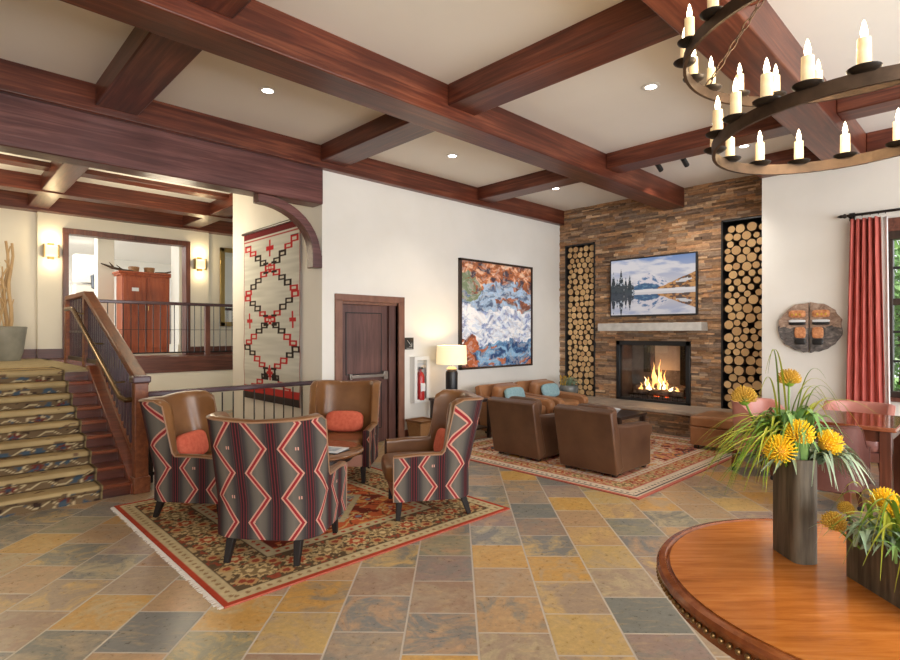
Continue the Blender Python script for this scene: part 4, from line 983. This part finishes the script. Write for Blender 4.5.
# plant bowl on the hearth
pp = thing('potted_plant', 'glazed pot of grey green foliage on the hearth by the log niche', 'plant', (8.80, 5.88, .385))
MB().lathe([(0, 0), (.10, 0), (.17, .08), (.185, .17), (.16, .23), (.15, .23), (.165, .17), (.15, .20), (0, .20)], n=24).build('pot', 'potglaze', pp)
def blades(n, R_, h, w_, seed, droop=.5, c0=(0, 0, 0), base=.03, fold=1, aim_=None):
    rn = random.Random(seed); b_ = MB()
    for i in range(n):
        t = rn.uniform(0, 6.283) if aim_ is None else R(rn.gauss(aim_[0], aim_[1])); L_ = rn.uniform(.6, 1.05) * R_; hh_ = rn.uniform(.55, 1.05) * h; N = 9; rows = []
        dx, dy = math.cos(t), math.sin(t); ww = w_ * rn.uniform(.7, 1.2); bx, by = c0[0] + rn.uniform(-base, base), c0[1] + rn.uniform(-base, base)
        for k in range(N + 1):
            s_ = k / N; r_ = L_ * (s_ ** 1.25); z = c0[2] + hh_ * (1 - (1 - s_ / .62) ** 2) if s_ < .62 else c0[2] + hh_ * (1 - droop * ((s_ - .62) / .38) ** 1.7 * 1.3)
            wd = ww * (1 - s_ ** 2.2) * (.55 + .9 * min(1, s_ * 3) * .5) + .0006
            cx, cy = bx + dx * r_, by + dy * r_
            rows.append([(cx - dy * wd, cy + dx * wd, z + wd * .35), (cx, cy, z), (cx + dy * wd, cy - dx * wd, z + wd * .35)])
        b_.grid(rows)
    return b_
blades(46, .20, .17, .012, 4, .5, (0, 0, .20), .08).build('foliage', 'sage', pp)
blades(14, .16, .22, .010, 5, .2, (-.04, .06, .20), .06).build('flowers', 'ochre', pp)

# branch pot on the landing
bp = thing('branch_pot', 'large grey tapered pot of tall birch branches on the landing', 'planter', (.965, 11.65, UP)); bp.scale = (.9, .9, 1)
MB().lathe([(0, 0), (.22, 0), (.27, .15), (.32, .52), (.33, .56), (.30, .57), (.29, .53), (0, .5)], n=30).build('pot', 'pot', bp)
rn = random.Random(12)
for k in range(7):
    x0, y0 = rn.uniform(-.18, .12), rn.uniform(-.15, .15); pts = []
    x0 += .10 if k < 2 else 0; hgt = (1.52, 1.55, .9, 1.1, 1.0, 1.2, .8)[k]
    for i in range(8): pts.append((x0 + .03 * math.sin(i * 1.3 + k) + (.03 * i / 7 if k < 2 else rn.uniform(-.02, .02)), y0 + .03 * math.cos(i * 1.1 + k), .45 + hgt * i / 7))
    b = MB().tube(pts, [.035 - .002 * i for i in range(8)] if k < 2 else [.012] * 8, 8)
    for i in (2, 3, 5, 6): b.tube([pts[i], (pts[i][0] + rn.uniform(-.1, .1), pts[i][1] - .05, pts[i][2] + .14)], [.016, .010], 6)
    b.build('branch', 'birch', bp)

# ================================================================ WINDOW WALL
wi = tag(thing('window_1', 'tall dark framed window with garden outside', 'window', (XR, 1.09, .82)), kind='structure')
b = MB(); Wd, Hd = 2.19, 2.02
b.box(-.01, .12, -.055, .03, 0, Hd); b.box(-.03, .12, -Wd, -Wd + .07, 0, Hd); b.box(-.03, .12, -Wd, 0, Hd - .10, Hd); b.box(-.03, .12, -Wd, 0, 0, .07); b.box(0, .08, -Wd / 2 - .05, -Wd / 2 + .05, 0, Hd); b.box(0, .08, -Wd, 0, 1.12, 1.20)
b.build('window_frame', 'darkwood', wi, bevel=.004)
b = MB()
for z in (.42, .78, 1.56): b.box(.02, .06, -Wd, 0, z, z + .03)
for y in (-.4, -.75, -1.4, -1.75): b.box(.02, .06, y - .012, y + .012, 0, Hd)
b.build('glazing_bars', 'black', wi); B(.035, .041, -Wd + .05, -.05, .05, Hd - .05).build('pane', 'glass', wi)
B(-.09, .02, -Wd - .06, .05, -.05, 0).build('window_sill', 'trim', wi, bevel=.005)
b = B(-.035, 0, -Wd - .09, .02, Hd, Hd + .16); b.build('casing', 'trim', wi)
# curtain
cu = thing('curtain', 'long coral pleated curtain with pale lining beside the window', 'curtain', (XR - .13, 1.285, 0))
nz, ny = 30, 90; rows = []
for i in range(ny + 1):
    s_ = i / ny; row = []
    for j in range(nz + 1):
        z = .03 + 2.99 * j / nz; sp = .23 + .085 * (1 - sm(z / 2.6)) if 0 else (.150 + .06 * (1 - z / 3.02)); amp = .05 * (.75 + .25 * math.sin(j * .2 + i))
        row.append((math.sin(s_ * 2 * math.pi * 5) * amp - .012 * math.sin(s_ * 31 + z), (s_ - .5) * 2 * sp * 1.0, z))
    rows.append(row)
o = MB().grid(rows).build('drape', 'curtain', cu, ang=80); sd = o.modifiers.new('thick', 'SOLIDIFY'); sd.thickness = .004
rows = [[(.0 + .03 * math.sin(i * 1.1), -.160 - .03 * (1 - j / 20) * 1 - .012 * i, .03 + 2.98 * j / 20) for j in range(21)] for i in range(6)]
o = MB().grid(rows).build('lining', 'lining', cu, ang=80); sd = o.modifiers.new('thick', 'SOLIDIFY'); sd.thickness = .003
cr = thing('curtain_rod', 'black iron curtain rod with pointed finial over the window', 'curtain rod', (XR - .13, 0, 3.075))
MB().tube([(0, 1.47, 0), (0, -1.6, 0)], .017, 10).build('rod', 'iron', cr)
MB().lathe([(0, .0), (.024, .01), (.03, .03), (.018, .05), (.022, .065), (.012, .09), (0, .11)], (0, 1.47, 0), 12, axis='y').build('finial', 'iron', cr)
b = MB().tube([(0, 1.44, 0), (.13, 1.44, 0)], .010, 6); b.box(.12, .13, 1.41, 1.47, -.05, .05); b.build('bracket', 'iron', cr)
for y in (1.455, 1.39, 1.32, 1.24, 1.16, 1.09):
    MB().tube([(.022 * math.cos(t), y, .022 * math.sin(t) - .006) for t in [k * math.pi / 6 for k in range(13)]], .003, 5, caps=False).build('ring', 'iron', cr)

# carved round wall art
def driftwood():
    m = mat('driftwood_disc', rough=.8); v = coord(m, 'Object', (1, 1, 2)); x, y, z = xyz(m, coord(m)); n = noise(m, v, 9, 5, .65, 1)
    a1 = ramp(m, n, [(.3, (.16, .09, .06)), (.55, (.38, .26, .19)), (.75, (.60, .48, .38))]); a2 = ramp(m, n, [(.3, (.03, .028, .028)), (.55, (.15, .13, .12)), (.75, (.42, .36, .31))])
    lk(m, mixc(m, (z + (n - .5) * .15).lt(.0), a1, a2), bs(m).inputs['Base Color']); bump(m, n, .6, .02); return m
M['carved'] = noisy('carved_orange', (.40, .12, .04), (.75, .36, .16), 26, .6, bst=.6)
ar = thing('carved_wall_disc', 'round split driftwood disc with carved orange faces on the white wall', 'wall art', (XR, 1.90, 1.675))
rn = random.Random(8)
for sg, nm in ((1, 'half_disc'), (-1, 'half_disc')):
    pts = [(sg * .008, -.33)]; N = 22
    for k in range(N + 1):
        t = -math.pi / 2 + math.pi * k / N; r_ = .355 * (1 + rn.uniform(-.035, .035)); pts.append((sg * (.012 + r_ * abs(math.cos(t))), r_ * math.sin(t) * .93))
    pts.append((sg * .008, .33))
    if sg < 0: pts = pts[::-1]
    hf = MB().prism(pts, 0, 1, lambda p, z: (-.02 - .035 * z, p[0], p[1])).build('half_disc', driftwood() if sg > 0 else bpy.data.materials['driftwood_disc'], ar, bevel=.008)
    for (cy, cz, w_, h_, m_) in ((.135, .18, .20, .10, 'carved'), (.135, .085, .20, .035, 'paper'), (.135, .05, .20, .04, 'black'), (.10, -.07, .13, .15, 'carved'), (.10, -.19, .13, .08, 'black')):
        b = MB().pillow((-.062, sg * cy, cz), (.03, w_, h_), .5, .5, 14, 8); b.build('carved_figure', m_, hf)
    for k in range(3): MB().pillow((-.078, sg * (.10 + .045 * k), .172), (.016, .026, .034), .8, .8, 8, 6).build('carved_face', 'ochre', hf)
# outdoors
struct(B(8.8, 26, -12, 9, -.15, -.05).build('floor_garden', 'lawn', smooth=False))
struct(B(8.8, 12.2, -6, 6, -.05, -.02).build('floor_terrace', 'paving', smooth=False))
for k, (x, y, s_, lab) in enumerate(((14.0, 1.55, .95, 'leafy green shrub outside the window, nearest the curtain'), (16.6, -1.6, 1.1, 'tall leafy green shrub filling the window view'), (14.2, -4.8, 1.0, 'leafy green shrub at the garden edge beyond the other shrubs'), (19.8, 2.9, 1.5, 'broad green tree crown behind the garden shrubs'))):
    sb_ = thing('garden_shrub', lab, 'shrub', (x, y, -.05), group='shrubs outside the window'); rn = random.Random(k); b = MB()
    for i in range(2200):
        p = Vector((rn.gauss(0, 1), rn.gauss(0, 1), rn.gauss(0, 1))).normalized() * (rn.random() ** .4); p = Vector((p.x * 1.1 * s_, p.y * 1.2 * s_, 1.9 * s_ + p.z * 1.6 * s_)); q = Vector((rn.gauss(0, 1), rn.gauss(0, 1), rn.gauss(0, 1))).normalized(); t_ = q.orthogonal().normalized(); u_ = q.cross(t_); l_ = .09 * s_
        b.add([p - t_ * l_, p + u_ * l_ * .5, p + t_ * l_, p - u_ * l_ * .5], [(0, 1, 2, 3)])
    b.build('leaves', 'lawn' if k % 2 else 'leaf', sb_, smooth=False); MB().tube([(0, 0, 0), (.05, 0, 1.2 * s_), (0, .1, 2.4 * s_)], [.09, .06, .03], 8).build('trunk', 'bark', sb_)

# ================================================================ GAME TABLE AND BARREL CHAIRS
gt = thing('dining_table', 'rectangular glossy dark wood table by the window wall', 'table', (6.58, 1.22, 0))
B(-.48, .48, -.50, .26, .725, .765).build('tabletop', noisy('rosewood_top', (.17, .045, .02), (.30, .09, .04), 4, .12, st=(5, 1, 1)), gt, bevel=.008)
B(-.42, .42, -.44, .20, .62, .725).build('apron', 'mahogany', gt)
for sx in (-1, 1):
    for sy in (-1, 1): B(sx * .40 - .045, sx * .40 + .045, .0 - .12 + sy * .30 - .045, .0 - .12 + sy * .30 + .045, 0, .725).build('leg', 'mahogany', gt, bevel=.006)
def barrel(m_, m2):
    root = thing('barrel_chair', '', 'chair')
    def Hf(p): return .82 - .22 * sm((p[1] + .12) / .30)
    ushell(root, .32, .26, -.04, -.30, .06, .26, .34, Hf, .10, m_, m2, names=('outer_back', 'inner_back'), piping=m_, e=.8)
    B(-.26, .26, -.24, .25, .24, .34).build('seat_frame', m_, root, bevel=.01)
    MB().pillow((0, .02, .41), (.50, .52, .16), .35, .4).build('seat_cushion', m2, root)
    for sx in (-1, 1):
        for y in (.21, -.22):
            lg = MB().bar((sx * .24, y, .26), (sx * .26, y * 1.1, .05), .05, .05, (0, 1, 0), .03, .03).build('leg', 'mahogany', root)
            MB().lathe([(0, -.012), (.025, -.012), (.025, .012), (0, .012)], (sx * .26, y * 1.1, .026), 12, axis='y').build('caster', 'black', lg)
    return root
bc = barrel('leather_rose', 'leather_rose'); bd = barrel('leather_pink', 'leather_pink')
for i, (src, x, y, a_, lab) in enumerate(((bc, 5.80, 1.22, 0, 'rose brown barrel chair with its back to the round veneer table'), (bd, 7.42, 1.22, 180, 'pink barrel chair across the dark table, before the curtain'),
        (bd, 6.95, 1.97, -108, 'pink barrel chair at the table end nearest the fireplace ottoman'), (bc, 6.42, .38, 90, 'rose brown barrel chair at the table end furthest from the fireplace'))):
    c = src if i < 2 else copy_tree(src); c.location = (x, y, 0); c.rotation_euler = (0, 0, R(a_ - 90)); c['label'] = lab; c['group'] = 'barrel chairs round the dark table'

# ================================================================ BIG ROUND TABLE AND FLOWERS
RT = (2.215, .30); TR = .675; TZ = .78
rt = thing('round_pedestal_table', 'large round golden veneer table with beaded edge holding the flowers', 'table', (*RT, 0))
MB().lathe([(0, TZ - .03), (TR - .05, TZ - .03), (TR - .045, TZ), (0, TZ)], n=96).build('tabletop', 'tablewood', rt)
MB().lathe([(TR - .045, TZ - .004), (TR - .036, TZ - .008), (TR - .028, TZ + .001), (TR - .008, TZ - .002), (TR, TZ - .012), (TR, TZ - .022), (TR - .012, TZ - .03), (TR - .012, TZ - .05), (TR - .03, TZ - .058), (TR - .03, TZ - .085), (TR - .06, TZ - .09), (TR - .06, TZ - .02)], n=96).build('rim', 'tableedge', rt)
nb = 150; b = MB()
for k in range(nb):
    t = 2 * math.pi * k / nb; b.pillow(((TR - .006) * math.cos(t), (TR - .006) * math.sin(t), TZ - .041), (.017, .017, .018), 1, 1, 8, 6)
o = b.build('beading', 'darkgold', rt); 
MB().lathe([(0, .02), (.34, .02), (.36, .06), (.30, .10), (.14, .14), (.10, .22), (.13, .34), (.16, .44), (.12, .54), (.09, .62), (.16, .68), (.30, .70), (0, .70)], n=36).build('pedestal', 'tableedge', rt)
for k in range(4):
    a_ = R(45 + 90 * k); MB().pillow((.30 * math.cos(a_), .30 * math.sin(a_), .03), (.14, .14, .06), .7, .8).build('foot', 'tableedge', rt)

AD = Vector((.70, .714, 0)); BD = Vector((.714, -.70, 0)); fa = math.atan2(AD.y, AD.x)
def rrect(lx, ly, r, n=5):
    P = []
    for cx, cy, t0 in ((lx / 2 - r, ly / 2 - r, 0), (-lx / 2 + r, ly / 2 - r, 90), (-lx / 2 + r, -ly / 2 + r, 180), (lx / 2 - r, -ly / 2 + r, 270)):
        for k in range(n + 1): t = R(t0 + 90 * k / n); P.append((cx + r * math.cos(t), cy + r * math.sin(t)))
    return P
def vessel(root, lx, ly, h, r):
    O = rrect(lx, ly, r); I = rrect(lx - .016, ly - .016, max(.004, r - .008)); n = len(O); b_ = MB()
    vs = [(*p, 0) for p in O] + [(*p, h) for p in O] + [(*p, h) for p in I] + [(*p, h - .03) for p in I]
    fs = [tuple(range(n - 1, -1, -1))] + [(L_ * n + k, L_ * n + (k + 1) % n, (L_ + 1) * n + (k + 1) % n, (L_ + 1) * n + k) for L_ in range(3) for k in range(n)] + [tuple(3 * n + k for k in range(n))]
    b_.add(vs, fs); return b_.build('vase', 'planter', root)
def pincushion(root, c, d, r, seed=0, mt='yellow'):
    """flower head: domed core and curved styles, with stem"""
    rn = random.Random(seed); c = Vector(c); d = Vector(d).normalized(); b_ = MB()
    t_ = d.orthogonal().normalized(); u_ = d.cross(t_)
    for k in range(130):
        ph = k * 2.39996; th = math.acos(1 - 1.25 * (k + .5) / 130); e = t_ * (math.sin(th) * math.cos(ph)) + u_ * (math.sin(th) * math.sin(ph)) + d * math.cos(th)
        p0 = c + e * r * .35; p1 = c + e * r * .78 + d * r * .05; p2 = c + e * r * rn.uniform(.95, 1.1) + d * r * .22
        b_.tube([p0, p1, p2], [.0022, .0018, .0022], 4)
    f_ = b_.build('flower', mt, root)
    MB().pillow(c, (r * 1.0, r * 1.0, r * 1.0), 1, 1, 14, 10).build('flower_centre', 'ochre' if mt == 'yellow' else 'grass', f_)
    return f_
def stem(root, p0, p1, r=.004, bow=.02):
    p0 = Vector(p0); p1 = Vector(p1); pts = [p0.lerp(p1, k / 6) + Vector((bow * math.sin(math.pi * k / 6), 0, 0)) for k in range(7)]; return MB().tube(pts, r, 6).build('stem', 'grass', root)
def arcblade(b_, p0, p1, top, w_, p2=None):
    """arching blade p0 -> apex height top -> p1"""
    p0 = Vector(p0); p1 = Vector(p1); N = 14; rows = []; d = (p1 - p0); d.z = 0
    sd_ = Vector((-d.y, d.x, 0)).normalized() if d.length > 1e-4 else Vector((1, 0, 0))
    ctrl = p0.lerp(p1, .35); ctrl.z = top * 2 - (p0.z + p1.z) / 2
    for k in range(N + 1):
        s_ = k / N; p = p0 * (1 - s_) ** 2 + ctrl * 2 * s_ * (1 - s_) + p1 * s_ ** 2; wd = w_ * (.5 + .5 * math.sin(math.pi * min(1, s_ * 1.4 + .15)) ) * (1 - s_ ** 4) + .0005
        rows.append([p - sd_ * wd + Vector((0, 0, wd * .4)), p, p + sd_ * wd + Vector((0, 0, wd * .4))])
    b_.grid(rows)
# camera-facing frame of the arrangement, in plain metres: r = along BD, f = along AD
def loc_(r, f, z): v_ = BD * r + AD * f; return (v_.x, v_.y, z)
V1 = (2.305, .565); H1 = .368
f1 = thing('flower_arrangement', 'tall weathered vase of yellow pincushion flowers and arching grass on the veneer table', 'flowers', (*V1, TZ + .001))
vs_ = vessel(f1, .165, .085, H1, .028); vs_.rotation_euler = (0, 0, fa)
z0 = H1
for k, (r, f, z, rad, dr) in enumerate(((-.040, -.085, H1 + .088, .048, (0, -.4, .9)), (-.105, -.085, H1 + .035, .052, (-.4, -.6, .6)), (.070, -.065, H1 + .055, .046, (.6, -.4, .5)))):
    c = loc_(r, f, z); dv = BD * dr[0] + AD * dr[1] + Vector((0, 0, dr[2])); pf = pincushion(f1, c, dv, rad, k); stem(pf, loc_(r * .2, 0, z0 - .08), c)
for k, (r, f, z, rad) in enumerate(((-.12, .12, H1 + .19, .045), (.03, .08, H1 + .265, .04))):
    c = loc_(r, f, z); pf = pincushion(f1, c, (0, 0, 1), rad, 9 + k, 'ochre'); stem(pf, loc_(r * .2, .02, z0 - .08), c, bow=-.02)
blL, blY = MB(), MB(); rn = random.Random(77)
spec = []
for k in range(80): spec.append((-1, rn.uniform(.12, .37), rn.uniform(.04, .15), rn.uniform(-.12, .07)))
for k in range(7): spec.append((1, rn.uniform(.10, .22), rn.uniform(.12, .22), rn.uniform(.02, .22)))
for sg, dx, up, dn in spec:
    p0 = loc_(rn.uniform(-.04, .04), rn.uniform(-.03, .05), z0 - .04); p1 = loc_(sg * dx, rn.uniform(-.16, .12) * 1.0, z0 + dn); (arcblade)(blY if rn.random() < .45 else blL, p0, p1, z0 + up, .0070)
for k, (tx, top, ez) in enumerate(((-.10, .36, .30), (-.08, .36, .30), (.19, .27, .17), (.21, .25, .10), (.17, .24, .16), (.14, .28, .28), (.20, .22, .12), (.16, .25, .08), (-.13, .27, .20))):
    arcblade(blL if k % 2 else blY, loc_(rn.uniform(-.03, .03), .04, z0 - .03), loc_(tx, rn.uniform(0, .08), z0 + ez), z0 + top, .0042)
o = blL.build('grass_blades', 'grass', f1, ang=80); o = blY.build('yellow_grass_blades', 'grassy', f1, ang=80)
blades(64, .16, .20, .012, 31, .3, (0, 0, z0 - .03), .04).build('leaves', 'leaf', f1, ang=80)
o = blades(60, .19, .06, .008, 32, 1.6, (*loc_(.06, -.02, 0)[:2], z0 - .02), .03, aim_=(math.degrees(math.atan2(BD.y, BD.x)), 50)).build('fern_sprays', 'sage', f1, ang=80)
blades(16, .24, .05, .009, 36, .7, (*loc_(-.02, -.02, 0)[:2], z0 - .02), .03, aim_=(math.degrees(math.atan2(-BD.y, -BD.x)), 25)).build('fern_sprays', 'sage', f1, ang=80)
MB().pillow(loc_(.0, -.02, z0 + .02), (.05, .05, .09), .8, .9).build('silver_bud', 'sage', f1)
V2 = (2.165, .235); H2 = .165
f2 = thing('flower_trough', 'low weathered trough of ochre blooms and yellow grass on the veneer table', 'flowers', (*V2, TZ + .001))
vs_ = vessel(f2, .34, .12, H2, .006); vs_.rotation_euler = (0, 0, fa)
z0 = H2
for k, (r, f, z, rad, mt) in enumerate(((-.13, .13, z0 + .02, .036, 'ochre'), (-.06, .17, z0 + .055, .024, 'ochre'), (.05, .10, z0 + .06, .042, 'yellow'), (.0, .0, z0 + .055, .03, 'grass'), (.07, .17, z0 + .08, .042, 'yellow'))):
    c = loc_(r, f, z); pf = pincushion(f2, c, (-.2, -.2, .9), rad, 20 + k, mt); stem(pf, loc_(r * .2, f * .7, z0 - .08), c, bow=.0)
blL, blY = MB(), MB()
for k in range(30):
    f0 = rn.uniform(-.08, .16); sg = -1 if rn.random() < .7 else 1
    arcblade(blY if rn.random() < .5 else blL, loc_(rn.uniform(-.03, .03), f0, z0 - .03), loc_(sg * rn.uniform(.08, .22), f0 + rn.uniform(-.1, .1), z0 + rn.uniform(-.12, .12)), z0 + rn.uniform(.05, .17), .0065)
blL.build('grass_blades', 'grass', f2, ang=80); blY.build('yellow_grass_blades', 'grassy', f2, ang=80)
blades(60, .15, .08, .010, 41, .5, (*loc_(0, .06, 0)[:2], z0 - .03), .08).build('leaves', 'sage', f2, ang=80)
blades(30, .12, .09, .007, 43, .3, (*loc_(0, -.06, 0)[:2], z0 - .03), .06).build('leaves', 'leaf', f2, ang=80)

# ================================================================ CHANDELIER
CH = (2.76, .475)
ch = thing('ring_chandelier', 'black iron two ring candle chandelier hung above the veneer table', 'chandelier', (*CH, 0))
def ring_mesh(Rr, hgt, th):
    N = 72; b_ = MB(); prof = [(Rr + th / 2, 0), (Rr + th / 2, hgt), (Rr - th / 2, hgt), (Rr - th / 2, 0)]
    P = [[(r_ * math.cos(2 * math.pi * k / N), r_ * math.sin(2 * math.pi * k / N), z) for r_, z in prof + prof[:1]] for k in range(N + 1)]
    b_.grid(P); return b_
def tiltp(r_, a_, z0, tb): x_, y_ = r_ * math.cos(a_), r_ * math.sin(a_); return (x_, y_, z0 + tb * y_)
def candle_proto():
    c = MB().lathe([(0, .012), (.019, .012), (.021, .04), (.020, .115), (.0, .115)], n=14).build('candle', 'wax', ch)
    MB().lathe([(0, .118), (.009, .122), (.0115, .137), (.008, .155), (.004, .172), (0, .180)], n=10).build('bulb', 'bulb', c)
    MB().lathe([(0, 0), (.03, .0), (.047, .010), (.05, .016), (.045, .014), (.028, .006), (0, .006)], n=20).build('drip_pan', 'iron', c)
    return c
cp = candle_proto(); first = True
for Rr, z0, tb, angs in ((.51, 2.42, -.0435, (-11, 12, 34, 56, 79, 101, 125, 143, 160, 176, 194, 216, 239, 262, 285, 308, 330)),
                         (.63, 2.80, 0, (4, 22, 40, 58, 76, 92, 110, 127, 146, 164, 182, 200, 218, 236, 254, 272, 290, 308, 326, 344))):
    rg = ring_mesh(Rr, .05, .014).build('ring', 'bronze', ch, ang=60); rg.location = (0, 0, z0); rg.rotation_euler = (math.atan(tb), 0, 0)
    rg2 = ring_mesh(Rr - .004, .05, .004)
    for a_ in angs:
        p = tiltp(Rr, R(a_), z0 + .045, tb); c = cp if first else copy_tree(cp, ch); first = False; c.location = p
segs = []
for a_ in (80, 200, 320): a_ = R(a_); segs.append((Vector((.63 * math.cos(a_), .63 * math.sin(a_), 2.85)), Vector((0, 0, 3.55))))
for a_ in (215, 270, 325): a_ = R(a_); segs.append((Vector(tiltp(.51, a_, 2.46, -.0435)), Vector((.60 * math.cos(a_), .60 * math.sin(a_), 2.82))))
for q0, q1 in segs:
    if True:
        n = int((q1 - q0).length / .045); b = MB(); d = (q1 - q0) / n; dn_ = d.normalized(); t_ = dn_.orthogonal().normalized(); u_ = dn_.cross(t_)
        for i in range(n):
            c = q0 + d * (i + .5); s1 = t_ if i % 2 else u_
            b.tube([c + dn_ * (.028 * math.cos(2 * math.pi * j / 10)) + s1 * (.011 * math.sin(2 * math.pi * j / 10)) for j in range(11)], .0035, 5, caps=False)
        b.build('chain', 'bronze', ch, ang=80)
MB().tube([(0, 0, 3.52), (0, 0, 4.04)], .012, 8).build('stem', 'iron', ch); MB().lathe([(0, 4.0), (.09, 4.0), (.10, 4.05), (0, 4.05)], n=20).build('canopy', 'iron', ch)
for a_ in (60, 180, 300):
    lamp('POINT', 'candle_light', (CH[0] + .35 * math.cos(R(a_)), CH[1] + .35 * math.sin(R(a_)), 2.72), 14, (1, .78, .5), size=.15)

# ================================================================ DOWNLIGHTS AND TRACK HEADS
for i, (x, y, lab) in enumerate(((2.49, 5.23, 'lit recessed ceiling downlight nearest the header beam over the stairs'), (5.24, 5.39, 'lit recessed ceiling downlight above the river painting wall, middle bay'), (7.68, 5.39, 'lit recessed ceiling downlight in the bay next to the stone corner'), (5.19, 2.51, 'lit recessed ceiling downlight in the bay beside the chandelier'), (7.71, 2.46, 'lit recessed ceiling downlight before the stone wall, behind the chandelier'))):
    q = thing('ceiling_downlight', lab, 'downlight', (x, y, 4.05), group='recessed ceiling downlights')
    MB().lathe([(.055, -.001), (.085, -.001), (.088, -.008), (.055, -.012), (.055, -.001)], n=28).build('trim_ring', 'white', q)
    MB().lathe([(0, -.004), (.055, -.004), (.055, -.006), (0, -.006)], n=24).build('lens', 'can', q)
    lamp('SPOT', 'downlight_beam', (x, y, 4.02), 45 if x < 7.7 else 22, (1, .93, .82), size=.05, spot=100, blend=.8)
for i, (x, y, lab) in enumerate(((7.52, 3.52, 'small black ceiling spotlight head aimed at the stone wall, nearer the main beam'), (7.56, 3.17, 'small black ceiling spotlight head aimed at the stone wall, nearer the chandelier'))):
    q = thing('spotlight_head', lab, 'spotlight', (x, y, 4.05), group='spotlight heads before the stone wall')
    MB().tube([(0, 0, 0), (0, 0, -.06)], .012, 8).build('arm', 'black', q); MB().tube([(-.06, 0, -.05), (.07, 0, -.12)], .035, 14).build('head', 'black', q)
    l_ = lamp('SPOT', 'spot_beam', (x + .09, y, 3.92), 75, (1, .93, .84), size=.03, spot=75, blend=.8); aim(l_, (XF, y + (.9 if i == 0 else -.1), 2.2))
